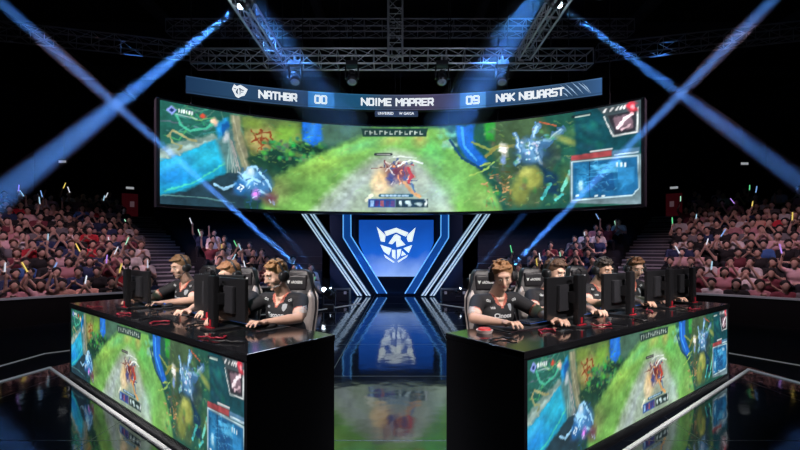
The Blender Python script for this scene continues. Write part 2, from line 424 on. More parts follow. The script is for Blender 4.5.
    for i in range(60):
        x = 576+rng.rand()*42; y = 162+rng.rand()*30
        line([(x, y), (x+rng.randn()*6, y-rng.rand()*4)], .9, [(100, 180, 216), (12, 60, 104), (70, 150, 196)][rng.randint(3)], k=.5)
    for x in (617, 621, 625): line([(x, 163), (x, 166)], 1.6, (220, 240, 250), w=0)
    line([(572, 162), (638, 155.5), (639, 188), (632, 195.5), (572, 200.5), (572, 162)], 1.1, (176, 206, 216), w=.1)
    for x in (576, 595, 602): line([(x, 196), (x+2, 195.6)], 1.6, (210, 230, 236), w=0)
    # score strips in the middle and the corner badge
    poly([(361, 128.6), (428, 128.6), (426, 136.6), (363, 136.6)], (22, 50, 46), .4, w=0)
    for i, x in enumerate(range(365, 425, 5)): line([(x, 131.2), (x, 134.4)], 1.2, (170, 186, 176), w=.2); line([(x, 131.2+(i % 3)*1.4), (x+2.2, 131.2+(i % 3)*1.4)], 1.0, (170, 186, 176), w=.2)
    line([(375.5, 154.4), (391, 154.4)], 2.8, (36, 40, 40), w=0); line([(377, 154.4), (390, 154.4)], 1, (180, 180, 170), w=0, k=.8)
    line([(389, 158), (400, 156), (416, 158)], 1.2, (226, 236, 230), k=.6)
    poly([(368, 199), (395, 199), (395, 207.6), (368, 207.6)], (26, 66, 140), .4, w=0); poly([(396, 199), (428, 199), (428, 207.6), (396, 207.6)], (18, 40, 40), .4, w=0)
    line([(380, 195.6), (412, 195.6)], 2.6, (24, 84, 104), w=0)
    for i in range(7): line([(382+i*4, 195.6), (384+i*4, 195.6)], 1.6, (190, 220, 240), w=.2)
    for i in range(5): poly([(370+i*5.2, 200.4), (373.6+i*5.2, 200.4), (373.6+i*5.2, 206.4), (370+i*5.2, 206.4)], [(150, 190, 236), (70, 40, 100), (150, 80, 90), (60, 50, 110), (90, 60, 120)][i], .3, w=.4)
    ell(401, 203.4, 1.6, 2.4, 0, (200, 220, 220), .4); ell(409, 203.4, 2.6, 2.6, 0, (190, 214, 214), .4, w=2); ell(418, 203.4, 3.2, 2, 0, (190, 214, 214), .4, w=2); ell(426, 203, 1.6, 3.6, 0, (220, 230, 226), .4)
    poly([(166, 110), (171, 105), (177, 110), (172, 115)], (130, 150, 220), .6, w=0); poly([(169, 110), (171.5, 107.4), (174, 110), (171.8, 112.4)], (20, 40, 90), .5, w=0)
    for i in range(6): line([(179+i*2.6, 109.2+i*.5), (179+i*2.6, 111.8+i*.5)], 1.6, (220, 232, 232), w=.2)
    line([(176, 114), (197, 119)], 1, (180, 200, 200), w=0, k=.6)
    ell(202, 115.6, 3, 2.2, 0, (200, 70, 50), .4, w=3); ell(214, 121, 2.2, 3.4, 0, (230, 190, 160), .5, w=2)
    # crouching armoured figure of blue light
    ell(254, 184, 15, 15, 0, (34, 84, 130), .3, w=3); ell(251, 178, 10, 11, 0, (86, 150, 204), .35, w=3)
    ell(262, 186, 10, 11, 30, (58, 116, 170), .3, w=2, k=.9); ell(248, 176, 6, 6, 0, (150, 200, 232), .5, w=2, k=.8); ell(236, 191, 5, 5, 0, (40, 66, 96), .4, w=2, k=.9)
    for p in ([(243, 176), (248, 167), (256, 167), (261, 174)], [(261, 174), (268, 182), (271, 190)], [(246, 186), (252, 178), (260, 182)], [(252, 168), (252, 180)], [(214, 184), (224, 189), (236, 184)], [(258, 190), (270, 196), (274, 204)]):
        line(p, 2.3, (150, 206, 240))
    ell(240, 188, 6, 7, 0, (30, 96, 160), .3, w=1)
    line([(240, 184), (243.5, 187), (241, 191), (237.5, 188.6), (239.8, 186.6)], 1.4, (226, 244, 255), w=.3)
    ell(256, 194, 3.4, 4.5, 0, (220, 130, 236), .6); ell(250, 171, 3, 3, 0, (210, 236, 250), .6)
    ell(270, 198, 8, 6, 0, (96, 60, 70), .5, w=3, k=.8)
    for i in range(30):
        x = 240+rng.rand()*30; y = 170+rng.rand()*34
        line([(x, y), (x+rng.randn()*2.5, y+rng.randn()*3)], 1, [(190, 226, 250), (40, 90, 150), (30, 50, 90)][rng.randint(3)], k=.7)
    f = 1+(n1-.5)*.26+(n2-.5)*.20+(n3-.5)*.12
    img[:] = np.clip(9+img*f[..., None]*1.02, 0, 255)/255
    L = np.where(img <= .04045, img/12.92, ((img+.055)/1.055)**2.4)
    return L

PIC_W, PIC_H = 760, 150
PIC = game_picture(PIC_W, PIC_H)

def picture_mesh(fn, nx, ny):
    """grid of the game picture; fn(u array, v array) -> (n, 3) points"""
    u, v = np.meshgrid(np.linspace(0, 1, nx), np.linspace(0, 1, ny))
    pts = fn(u.ravel(), v.ravel())
    ix = (u.ravel()*(PIC_W-1)).round().astype(int); iy = (v.ravel()*(PIC_H-1)).round().astype(int)
    col = np.ones((nx*ny, 4), dtype=np.float32); col[:, :3] = PIC[iy, ix]
    i = np.arange(nx*ny).reshape(ny, nx)
    faces = np.stack([i[:-1, :-1], i[:-1, 1:], i[1:, 1:], i[1:, :-1]], -1).reshape(-1, 4)
    me = bpy.data.meshes.new('display'); me.vertices.add(nx*ny); me.vertices.foreach_set('co', pts.astype(np.float32).ravel())
    n = len(faces); me.loops.add(n*4); me.loops.foreach_set('vertex_index', faces.ravel().astype(np.int32))
    me.polygons.add(n); me.polygons.foreach_set('loop_start', np.arange(0, n*4, 4, dtype=np.int32)); me.polygons.foreach_set('loop_total', np.full(n, 4, dtype=np.int32))
    me.update(); at_ = me.color_attributes.new('picture', 'FLOAT_COLOR', 'POINT'); at_.data.foreach_set('color', col.ravel())
    return me

# ================================================================ THE SETTING
BLACK = mat('hall_black', (0.010, 0.011, 0.014), 0.8, noise=0.3, nscale=3)
DARKWALL = mat('hall_wall', (0.022, 0.030, 0.055), 0.85, noise=0.3, nscale=2)  # wall tone raised and blued, in place of the hall's navy haze
STEELD = mat('terrace_dark', (0.014, 0.018, 0.030), 0.7, noise=0.4, nscale=8)

def room_box(name, c, s, m): 
    bm = BM(); box(bm, c, s); return struct(name, bm, m)
room_box('wall_back', (0, 25.1, 5.2), (46, .2, 12), DARKWALL)
room_box('wall_left', (-23, 8, 5.2), (.2, 34, 12), DARKWALL)
room_box('wall_right', (23, 8, 5.2), (.2, 34, 12), DARKWALL)
room_box('wall_front', (0, -9, 5.2), (46, .2, 12), DARKWALL)
room_box('ceiling', (0, 8, 11.3), (46, 34, .2), BLACK)
room_box('floor_hall', (0, 8, -.45), (46, 34, .2), BLACK)

# glossy stage floor: dark lacquered panels with fine seams
fm = bpy.data.materials.new('stage_floor'); fm.use_nodes = True; nt = fm.node_tree; b = nt.nodes['Principled BSDF']
b.inputs['Base Color'].default_value = (0.004, 0.006, 0.011, 1); b.inputs['IOR'].default_value = 2.25
tc = nt.nodes.new('ShaderNodeTexCoord')
br = nt.nodes.new('ShaderNodeTexBrick'); br.offset = 0; br.inputs['Scale'].default_value = 1.0
br.inputs['Brick Width'].default_value = 1.5; br.inputs['Row Height'].default_value = 1.5; br.inputs['Mortar Size'].default_value = 0.006
br.inputs['Color1'].default_value = (.07, .07, .07, 1); br.inputs['Color2'].default_value = (.07, .07, .07, 1); br.inputs['Mortar'].default_value = (.3, .3, .3, 1)
mp_ = nt.nodes.new('ShaderNodeMapping'); mp_.inputs['Location'].default_value = (.78, .06, 0); nt.links.new(tc.outputs['Object'], mp_.inputs[0]); nt.links.new(mp_.outputs[0], br.inputs['Vector']); nt.links.new(br.outputs['Color'], b.inputs['Roughness'])
ns = nt.nodes.new('ShaderNodeTexNoise'); ns.inputs['Scale'].default_value = 3.2; ns.inputs['Detail'].default_value = 2
nt.links.new(tc.outputs['Object'], ns.inputs['Vector'])
bp = nt.nodes.new('ShaderNodeBump'); bp.inputs['Strength'].default_value = 0.12; bp.inputs['Distance'].default_value = 0.02
nt.links.new(ns.outputs['Fac'], bp.inputs['Height']); nt.links.new(bp.outputs[0], b.inputs['Normal'])
FLOOR = fm

def arc_prism(bm, r0, r1, z0, z1, a0, a1, n=48):
    """ring sector about the origin; angle 0 looks down +Y, positive to the right"""
    prev = None
    for i in range(n+1):
        a = a0+(a1-a0)*i/n; s, c = math.sin(a), math.cos(a)
        q = [bm.verts.new((r*s, r*c, z)) for r, z in ((r0, z0), (r1, z0), (r1, z1), (r0, z1))]
        if prev:
            for k in range(4):
                j = (k+1) % 4; bm.faces.new((prev[k], prev[j], q[j], q[k]))
        else: bm.faces.new(q)
        prev = q
    bm.faces.new(prev[::-1])
    bmesh.ops.recalc_face_normals(bm, faces=bm.faces)

bm = BM()
vs = [(-9.5, -6.0)] + [(10.1*math.sin(a), 10.1*math.cos(a)) for a in np.linspace(-1.2, 1.2, 60)] + [(9.5, -6.0)]
prism(bm, vs, lambda x, y, d: V((x, y, d)), -.35, -.004)
struct('floor_outer', bm, mat('floor_matte', (.006, .006, .008), .7, spec=.15))
bm = BM()
edge = [(4.5, -6), (4.41, 2.6), (4.25, 4.24), (4.17, 4.8), (3.9, 5.4), (3.7, 8.6)]
vs = [(-x, y) for x, y in edge]+[(10.1*math.sin(a), 10.1*math.cos(a)) for a in np.linspace(-.36, .36, 30)]+edge[::-1]
# the centre bay reaches back under the logo wall
vs = [(x, y if abs(x) > 3.0 else 13.6) for x, y in vs]
prism(bm, vs, lambda x, y, d: V((x, y, d)), -.35, 0)
struct('floor', bm, FLOOR)

# raked terraces with a seating step at the back of each
R0, PITCH, RISE, NROW, ZA = 10.9, .64, .21, 15, -.3
A_IN, A_OUT = math.radians(11), math.radians(62)
bmT = BM()
for k in range(NROW):
    z = ZA+RISE*k; r = R0-.42+PITCH*k
    for s in (-1, 1):
        arc_prism(bmT, r, r+PITCH, -.35, z+.001, s*A_IN, s*A_OUT)
struct('floor_terraces', bmT, STEELD)

# aisles: plan lines measured in the photo (px at the front row, px at the back row)
def aisle_ang(side, k):
    f = k/(NROW-1)
    t = (.515*(1-f)+.66*f) if side < 0 else (.56*(1-f)+.67*f)
    return side*math.atan(t)
AW = .62   # half width in metres
NOSE = mat('step_nosing', (0.42, 0.42, 0.46), 0.5)
STEP = mat('step_tread', (0.07, 0.07, 0.09), 0.6)
for side, nm in ((-1, 'left'), (1, 'right')):
    t = thing('aisle_stairs', f'dark stepped aisle with pale step edges climbing through the {nm} crowd', 'stairs', (0, 0, 0))
    bm1, bm2 = BM(), BM()
    for k in range(NROW):
        for h in (0, 1):
            z = ZA+RISE*k+(.1275 if h else 0); r = R0-.42+PITCH*k+(PITCH/2 if h else 0)
            a = aisle_ang(side, k); da = (AW*.92)/r
            arc_prism(bm1, r, r+PITCH/2-.001, -.3 if k < 1 else z-.25, z+.008, a-da, a+da, 6)
            arc_prism(bm2, r-.008, r+.045, z-.03, z+.014, a-da, a+da, 6)
    obj('tread', bm1, STEP, t); obj('nosing', bm2, NOSE, t)

# seating steps (leave the aisles open)
bmS = BM()
BANKS = []
for k in range(NROW):
    z = ZA+RISE*k; r = R0-.42+PITCH*k
    for side in (-1, 1):
        a = abs(aisle_ang(side, k)); da = AW/r
        top = {'in': (A_IN, a-da), 'out': (a+da, A_OUT)}
        for key, (p, q) in top.items():
            arc_prism(bmS, r+.28, r+.60, z, z+.42, side*p, side*q, 16)
            BANKS.append((side, key, k, r, z, p, q))
struct('floor_seating_steps', bmS, mat('seat_step', (0.014, 0.016, 0.026), 0.7))

# upper landing and its two lit exit doors
bm = BM()
for s in (-1, 1): arc_prism(bm, R0-.42+PITCH*NROW, 23.5, -.35, 2.6, s*A_IN, s*A_OUT)
struct('floor_landing', bm, STEELD)
DOORR = mat('door_red', (0.07, 0.012, 0.018), 0.6, emit=(0.25, 0.02, 0.035), es=0.06)  # red light on the doors put into the leaf as a faint glow
for i, (px, nm) in enumerate(((130, 'left'), (674, 'right'))):
    a = math.atan((px-400)/400); R = 22.5
    M = Matrix.Rotation(-a, 3, 'Z')
    t = thing(f'door_{i+1}', f'dim red exit door at the top of the {nm} stairs', 'door', (R*math.sin(a), R*math.cos(a), 2.6), -a)
    t['kind'] = 'structure'; t.scale = (.7, .7, .75)
    bm = BM(); box(bm, (0, 0, .95), (.9, .08, 1.9), bevel=.01); obj('door_leaf', bm, DOORR, t)
    bm = BM()
    for x in (-.5, .5): box(bm, (x, 0, 1.0), (.1, .16, 2.0))
    box(bm, (0, 0, 2.03), (1.1, .16, .1)); obj('door_frame', bm, BLACK, t)
    bm = BM(); box(bm, (.12 if px < 400 else -.12, -.05, 1.25), (.24, .03, .34)); obj('notice_plate', bm, mat('plate', (.5, .35, .4), .6, emit=(.5, .3, .36), es=.12), t)
    t2 = thing('exit_lamp', f'small white lamp over the {nm} red exit door', 'lamp', (R*math.sin(a)*.985, R*math.cos(a)*.985, 4.24), -a)
    bm = BM(); box(bm, (0, 0, 0), (.36, .12, .14), bevel=.02); obj('housing', bm, BLACK, t2)
    bm = BM(); box(bm, (0, -.07, 0), (.3, .02, .1)); obj('diffuser', bm, mat('small_lamp', (.5, .5, .5), .5, emit=(.8, .85, .9), es=.35), t2)

# front barrier of the stands with its pale top rail
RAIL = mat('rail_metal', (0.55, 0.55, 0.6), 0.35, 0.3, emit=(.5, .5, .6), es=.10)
for s, nm in ((-1, 'left'), (1, 'right')):
    t = thing('barrier', f'long black curved barrier with a pale top rail before the {nm} crowd', 'barrier')
    bm = BM(); arc_prism(bm, 10.15, 10.23, -.35, .49, s*math.radians(15.5), s*A_OUT); obj('panel', bm, mat('barrier_black', (0.008, 0.008, 0.01), .6), t)
    bm = BM(); arc_prism(bm, 10.135, 10.245, .49, .525, s*math.radians(15.5), s*A_OUT); obj('rail', bm, RAIL, t)

# platform edge strips on the stage floor
EDGE = mat('edge_strip', (0.62, 0.64, 0.66), 0.4, emit=(.8, .85, .9), es=.10)
def strip(name, pts, wd, h=.012):
    bm = BM(); P = [V((x, y, 0)) for x, y in pts]
    for p, q in zip(P, P[1:]):
        d = (q-p).normalized(); n = V((-d.y, d.x, 0))*wd/2; e = d*wd*.35
        prism(bm, [(0, 0), (1, 0), (1, 1), (0, 1)], lambda a, b_, dd, p=p, q=q, n=n, e=e: (p-e)*(1-a)+(q+e)*a+n*(2*b_-1)+V((0, 0, dd)), .0005, h)
    return struct(name, bm, EDGE)
strip('trim_1', [(-.62, 2.03), (-1.63, 2.8), (-4.16, 4.75)], .022)
strip('trim_2', [(-4.16, 4.75), (-4.24, 4.24), (-4.4, 2.6)], .03)
strip('trim_3', [(.62, 2.06), (1.59, 2.8), (4.08, 4.68)], .022)
strip('trim_4', [(4.08, 4.68), (4.2, 4.18), (4.4, 2.6)], .03)
strip('trim_5', [(-5.2, 4.2), (-4.8, 4.79), (-4.78, 5.38), (-4.6, 5.54), (-3.9, 6.0)], .022)
strip('trim_6', [(5.2, 4.2), (4.85, 4.8), (4.62, 5.15), (4.45, 5.40), (3.9, 5.9)], .022)
strip('trim_7', [(-3.2, 8.5), (-1.9, 9.3), (-1.04, 10.4)], .03)
strip('trim_8', [(3.2, 8.5), (1.85, 9.3), (.95, 10.4)], .03)

# roof beams and thin rigging pipes, barely lit
bm = BM()
for y in (2.5, 6, 9.5, 13, 17, 21): box(bm, (0, y, 10.7), (45, .3, .6))
for x in (-15, -9, -3, 3, 9, 15): box(bm, (x, 8, 10.2), (.25, 33, .35))
struct('ceiling_beams', bm, mat('beam_dark', (0.06, 0.06, 0.07), .7))

# ================================================================ STAGE BACK
CX = -.12
bm = BM(); box(bm, (CX, 13.0, 1.4), (4.3, .12, 2.8)); struct('wall_stage', bm, mat('stage_wall', (0.03, 0.05, 0.10), .55))
SY = 12.0
def sp(px, py, Y=SY): return ((px-400)/400*Y, 1.4+(250-py)*Y/400)
WH = mat('strut_white', (.6, .65, .7), .4, emit=lin((176, 206, 226)), es=.9)
WHD = mat('strut_body', (.10, .13, .18), .4, emit=lin((70, 104, 140)), es=.5)
BLE = mat('strut_blue_edge', (.2, .4, .8), .4, emit=lin((96, 176, 246)), es=1.0)
BLB = mat('strut_blue', (.01, .05, .16), .3, emit=lin((14, 66, 140)), es=.8)
def mirror_pts(pts, side): return pts if side < 0 else [(2*395.9-x, y) for x, y in pts]
for side, nm in ((-1, 'left'), (1, 'right')):
    for (xa, xb, which) in ((303.5, 359.5, 'outer'), (311.8, 368.2, 'inner')):
        t = thing('light_strut', f'slanted white light bar, {which} one of the pair {nm} of the logo', 'light bar', (0, 0, 0))
        o1 = mirror_pts([(xa-2, 214), (xa+2.6, 214), (xb+2.6, 295.8), (xb-2, 295.8)], side)
        bm = BM(); prism(bm, [sp(*p) for p in o1], lambda a, b_, d: V((a, d, b_)), SY, SY+.16); obj('bar', bm, WHD, t)
        for e in (-1.6, 1.4):
            o2 = mirror_pts([(xa+e-.5, 214), (xa+e+1.0, 214), (xb+e+1.0, 295.6), (xb+e-.5, 295.6)], side)
            bm = BM(); prism(bm, [sp(*p) for p in o2], lambda a, b_, d: V((a, d, b_)), SY-.02, SY+.0); obj('light_strip', bm, WH, t)
    t = thing('angled_panel', f'bent dark blue panel with glowing edges on the {nm} of the logo', 'panel', (0, 0, 0))
    outer = [(343.2, 214), (343.2, 237.5), (377.5, 293.5)]; inner = [(350.8, 214), (351.0, 236), (386.8, 293.5)]
    bm = BM(); prism(bm, [sp(*p, 12.3) for p in mirror_pts(outer+inner[::-1], side)], lambda a, b_, d: V((a, d, b_)), 12.3, 12.42); obj('panel', bm, BLB, t)
    for ln in (outer, inner):
        P = mirror_pts(ln, side); bm = BM()
        for p, q in zip(P, P[1:]):
            a, c = sp(*p, 12.28), sp(*q, 12.28); tube(bm, [(a[0], 12.28, a[1]), (c[0], 12.28, c[1])], .018, 6)
        obj('light_strip', bm, BLE, t)

# logo display
t = thing('logo_screen', 'blue display with a white winged shield emblem at the back of the stage', 'screen', (0, 0, 0))
Y = 12.55
fr = [(355, 218), (437, 218), (437, 244), (424, 279), (369, 279), (355, 244)]
bm = BM(); prism(bm, [sp(*p, Y) for p in fr], lambda a, b_, d: V((a, d, b_)), Y, Y+.2, .02); obj('frame', bm, mat('panel_black', (.01, .012, .02), .35), t)
bl = bpy.data.materials.new('logo_blue'); bl.use_nodes = True; nt = bl.node_tree; b = nt.nodes['Principled BSDF']; b.inputs['Base Color'].default_value = (.0, .02, .08, 1)
tc = nt.nodes.new('ShaderNodeTexCoord'); sx = nt.nodes.new('ShaderNodeSeparateXYZ'); nt.links.new(tc.outputs['Object'], sx.inputs[0])
ns = nt.nodes.new('ShaderNodeTexNoise'); ns.inputs['Scale'].default_value = 1.6; ns.inputs['Detail'].default_value = 5; nt.links.new(tc.outputs['Object'], ns.inputs['Vector'])
ad = nt.nodes.new('ShaderNodeMath'); ad.operation = 'MULTIPLY_ADD'; ad.inputs[1].default_value = -.62; ad.inputs[2].default_value = 1.10; nt.links.new(sx.outputs['Z'], ad.inputs[0])
a2 = nt.nodes.new('ShaderNodeMath'); a2.operation = 'MULTIPLY_ADD'; a2.inputs[1].default_value = .5; nt.links.new(ns.outputs['Fac'], a2.inputs[0]); nt.links.new(ad.outputs[0], a2.inputs[2])
cr = nt.nodes.new('ShaderNodeValToRGB'); e = cr.color_ramp.elements; e[0].position = 0; e[0].color = (*lin((18, 74, 168)), 1); e[1].position = 1; e[1].color = (*lin((140, 176, 240)), 1)
m_ = e.new(.55); m_.color = (*lin((24, 96, 206)), 1)
nt.links.new(a2.outputs[0], cr.inputs[0]); nt.links.new(cr.outputs[0], b.inputs['Emission Color']); b.inputs['Emission Strength'].default_value = 1.0
bm = BM(); prism(bm, [sp(*p, Y-.01) for p in [(359, 220), (433.5, 220), (433.5, 243), (420, 276.5), (373, 276.5), (359, 243)]], lambda a, b_, d: V((a, d, b_)), Y-.03, Y)
obj('display', bm, bl, t)
EMB = mat('emblem_white', (.9, .9, .9), .4, emit=lin((232, 246, 246)), es=1.0)
L = [[(6.6, 4.6), (15.2, 13.2), (14.4, 20), (10.6, 19.4)], [(44.6, 5.2), (36.6, 13), (36, 16.5), (37.4, 20), (41.2, 19.6)],
     [(14, 9.4), (25.6, 5.6), (37.6, 10.6), (35, 14.6), (25.6, 10.2), (16, 14)],
     [(18, 21.6), (23.6, 13.2), (26, 12), (30, 14.6), (29.8, 17.4), (34.6, 23), (26, 25.4), (25.4, 18.6), (21.6, 22.4)],
     [(10, 22.8), (21, 26.6), (18.6, 33.6), (13.6, 30)], [(41.4, 23), (37.8, 31.2), (32.6, 26.4)],
     [(21.4, 28), (24.8, 28.2), (24.8, 37.6), (21.6, 35)], [(26.4, 28), (30.6, 27.2), (29.4, 34), (26.6, 37.6)], [(31.4, 29), (33.4, 31), (35.4, 33), (30.6, 34.4)],
     [(13.4, 32.6), (24, 40.6), (22.6, 41), (15.2, 36)], [(37.2, 33), (36, 35.4), (27.6, 41), (27, 39.6)]]
bm = BM()
for pl in L:
    prism(bm, [sp(370+x*54/52.8-.0, 222+y*.98+.3, Y-.05) for x, y in pl], lambda a, b_, d: V((a, d, b_)), Y-.05, Y-.03)
obj('emblem', bm, EMB, t)

# dark equipment cases beside the stage back
for (x, y, sx_, sz) in ((-1.75, 11.2, .7, .32), (1.5, 11.2, .7, .32)):
    nm = 'left' if x < 0 else 'right'
    t = thing('equipment_case', f'low black equipment case on the floor {nm} of the logo wall', 'case', (x, y, 0))
    bm = BM(); box(bm, (0, 0, sz*.36), (sx_, .5, sz*.72), bevel=.02); obj('body', bm, mat('case_black', (.02, .022, .03), .45), t)
    bm = BM(); box(bm, (0, 0, sz*.86), (sx_, .5, sz*.26), bevel=.02); obj('lid', bm, MATS['case_black'], t)
    bm = BM()
    for xx in (-.25, .25): box(bm, (xx, -.26, sz*.72), (.07, .02, .08), bevel=.005)
    obj('latch', bm, RAIL, t)

# ================================================================ BIG SCREEN AND SCORE BANNER
def arc_pt(R, Yc, a, z): return V((R*math.sin(a), Yc+R*math.cos(a), z))
def arc_slab(bm, R, Yc, a0, a1, z0, z1, th, n=64):
    prev = None
    for i in range(n+1):
        a = a0+(a1-a0)*i/n
        q = [bm.verts.new(arc_pt(r, Yc, a, z)) for r, z in ((R, z0), (R+th, z0), (R+th, z1), (R, z1))]
        if prev:
            for k in range(4):
                j = (k+1) % 4; bm.faces.new((prev[k], prev[j], q[j], q[k]))
        else: bm.faces.new(q)
        prev = q
    bm.faces.new(prev[::-1]); bmesh.ops.recalc_face_normals(bm, faces=bm.faces)

SCREEN_BLACK = mat('screen_housing', (.012, .013, .018), .4)
DISPLAY = display_mat('screen_picture', strength=1.2)
t = thing('curved_video_wall', 'huge curved video wall showing a game battle, hung over the stage', 'screen', (0, 0, 0))
bm = BM(); arc_slab(bm, SR+.03, SYC, SA0-.008, SA1+.008, SZB-.06, SZT+.06, .28); obj('housing', bm, SCREEN_BLACK, t)
def fn(u, v):
    a = SA0+(SA1-SA0)*u; return np.stack([SR*np.sin(a), SYC+SR*np.cos(a), SZB+(SZT-SZB)*v], -1)
obj('display', picture_mesh(fn, 620, 124), DISPLAY, t)
bm = BM()
for i in range(9):
    a = SA0+(SA1-SA0)*(i+.5)/9
    p = arc_pt(SR+.16, SYC, a, SZT+.05); tube(bm, [p, V((p.x, p.y, 10.55))], .012, 6)
obj('hanging_cable', bm, mat('cable_steel', (.05, .05, .055), .5, .6), t)

BR, BYC, BZ0, BZ1 = 11.9, -.9, 5.25, 5.665
BA0, BA1 = on_arc(186, BR, BYC), on_arc(602, BR, BYC)
t = thing('score_banner', 'long curved scoreboard strip reading NATHBR 00, NOIME MAPRER, 09 NAK NBUARST', 'scoreboard', (0, 0, 0))
bm = BM(); arc_slab(bm, BR+.02, BYC, BA0-.002, BA1+.002, BZ0-.02, BZ1+.02, .12); obj('housing', bm, SCREEN_BLACK, t)
stops = [(186, (30, 58, 92)), (230, (42, 74, 108)), (300, (44, 70, 104)), (307.6, (34, 62, 100)), (308, (50, 124, 196)), (321, (74, 150, 214)), (334, (50, 124, 196)), (334.4, (28, 84, 126)), (362, (30, 84, 120)),
         (384, (58, 74, 100)), (425, (78, 72, 100)), (452, (70, 72, 112)), (459.6, (60, 80, 130)), (460, (64, 130, 200)), (473, (90, 154, 220)), (485.6, (80, 146, 212)), (486, (40, 84, 140)), (520, (56, 88, 124)), (575, (50, 78, 110)), (602, (60, 100, 150))]
na, nz = 420, 12
me = bpy.data.meshes.new('display'); bm = BM(); rows = []
cl = bm.verts.layers.float_color.new('picture')
for j in range(nz+1):
    row = []
    for i in range(na+1):
        a = BA0+(BA1-BA0)*i/na; vtx = bm.verts.new(arc_pt(BR, BYC, a, BZ0+(BZ1-BZ0)*j/nz))
        px = 400+400*vtx.co.x/vtx.co.y
        c = np.array([np.interp(px, [s[0] for s in stops], [s[1][k] for s in stops]) for k in range(3)])
        if j in (0, nz): c = np.clip(c*1.15+18, 0, 255)
        elif j in (1,): c = c*.8
        vtx[cl] = (*lin(c), 1); row.append(vtx)
    rows.append(row)
for j in range(nz):
    for i in range(na): bm.faces.new((rows[j][i], rows[j][i+1], rows[j+1][i+1], rows[j+1][i]))
obj('display', bm, display_mat('banner_picture', strength=.9), t)
LET = mat('led_white', (.8, .8, .8), .5, emit=lin((232, 238, 242)), es=1.0)
GLY = {'N': [[(0, 0), (0, 1)], [(0, 1), (1, 0)], [(1, 0), (1, 1)]], 'A': [[(0, 0), (0, .8), (.25, 1), (.75, 1), (1, .8), (1, 0)], [(0, .4), (1, .4)]],
 'T': [[(0, 1), (1, 1)], [(.5, 1), (.5, 0)]], 'H': [[(0, 0), (0, 1)], [(1, 0), (1, 1)], [(0, .5), (1, .5)]],
 'B': [[(0, 0), (0, 1), (.85, 1), (1, .88), (1, .6), (.85, .5), (0, .5)], [(.85, .5), (1, .4), (1, .12), (.85, 0), (0, 0)]],
 'R': [[(0, 0), (0, 1), (.85, 1), (1, .88), (1, .55), (.85, .42), (0, .42)], [(.55, .42), (1, 0)]], 'P': [[(0, 0), (0, 1), (.85, 1), (1, .88), (1, .52), (.85, .4), (0, .4)]],
 'O': [[(.15, 0), (0, .12), (0, .88), (.15, 1), (.85, 1), (1, .88), (1, .12), (.85, 0), (.15, 0)]], 'I': [[(.5, 0), (.5, 1)]],
 'M': [[(0, 0), (0, 1), (.5, .5), (1, 1), (1, 0)]], 'E': [[(1, 1), (0, 1), (0, 0), (1, 0)], [(0, .5), (.85, .5)]],
 'K': [[(0, 0), (0, 1)], [(1, 1), (.1, .5), (1, 0)]], 'U': [[(0, 1), (0, .12), (.15, 0), (.85, 0), (1, .12), (1, 1)]],
 'S': [[(1, 1), (.15, 1), (0, .88), (0, .6), (.15, .5), (.85, .5), (1, .4), (1, .12), (.85, 0), (0, 0)]],
 '9': [[(0, 0), (.85, 0), (1, .12), (1, .88), (.85, 1), (.15, 1), (0, .88), (0, .56), (.15, .44), (1, .44)]]}
GLY['0'] = GLY['O']
def block_text(s, px0, px1, h):
    """square block capitals built from strokes on the curved strip"""
    wds = [(.28 if c in 'I ' else (.78 if c in 'MN' else .62)) for c in s]; gap = .26; tot = sum(wds)+gap*(len(s)-1)+.2
    a0, a1 = on_arc(px0, BR, BYC), on_arc(px1, BR, BYC); am = (a0+a1)/2; k = (a1-a0)*BR/tot; z0 = (BZ0+BZ1)/2-h/2; st = .044
    bm = BM(); x = -tot/2+.1
    for c, wd_ in zip(s, wds):
        for pl in GLY.get(c, []):
            P_ = [V(((x+(px_*wd_ if c != 'I' else wd_*.5))*k, py_*(h-st)+st/2)) for px_, py_ in pl]
            for p, q_ in zip(P_, P_[1:]):
                d = (q_-p).normalized(); e = d*st/2; n = V((-d.y, d.x))*st/2
                bm.faces.new([bm.verts.new(arc_pt(BR-.02, BYC, am+v.x/BR, z0+v.y)) for v in (p-e-n, q_+e-n, q_+e+n, p-e+n)])
        x += wd_+gap
    return obj('lettering', bm, LET, t)
def btext(s, px0, px1, h, dz=0, m=LET, bold=.035, sp_=1.05, R=BR-.015):
    a0, a1 = on_arc(px0, BR, BYC), on_arc(px1, BR, BYC); am = (a0+a1)/2
    return text_obj('lettering', s, (a1-a0)*BR, h, lambda x, y: arc_pt(R, BYC, am+x/BR, (BZ0+BZ1)/2+dz+y), m, t, bold, sp_)
block_text('NATHBR', 258.5, 297, .215); block_text('00', 314.5, 327, .235); block_text('NOIME MAPRER', 361, 433.5, .215); block_text('09', 466, 479.5, .235); block_text('NAK NBUARST', 496, 564, .215)
# beast-head badge and claw strokes
def bp_(px, py):
    a = on_arc(px, BR, BYC); yy = BYC+BR*math.cos(a); return arc_pt(BR-.015, BYC, a, 1.4+(250-py)*yy/400)
def bshape(pts, m, name, d=0.0):
    bm = BM(); bm.faces.new([bm.verts.new(bp_(x, y)+V((0, -d, 0))) for x, y in pts]); return obj(name, bm, m, t)
q = lambda x, y: (225+x/14.07, 78+y/14.07)
bshape([q(*p) for p in [(128, 90), (165, 118), (215, 100), (262, 125), (320, 165), (298, 210), (275, 250), (225, 262), (190, 285), (150, 262), (125, 210), (98, 160)]], LET, 'badge')
DK = mat('badge_dark', (.02, .03, .05), .5, emit=lin((44, 70, 100)), es=.8)
bm = BM()
for pl in ([(150, 200), (175, 160), (190, 150), (180, 200), (190, 235), (165, 225)], [(200, 140), (225, 150), (220, 230), (205, 250), (210, 200)], [(225, 160), (280, 178), (262, 186), (230, 182)], [(228, 200), (275, 205), (232, 216)], [(118, 148), (160, 150), (148, 168)]):
    bm.faces.new([bm.verts.new(bp_(*q(*p))+V((0, -.01, 0))) for p in pl])
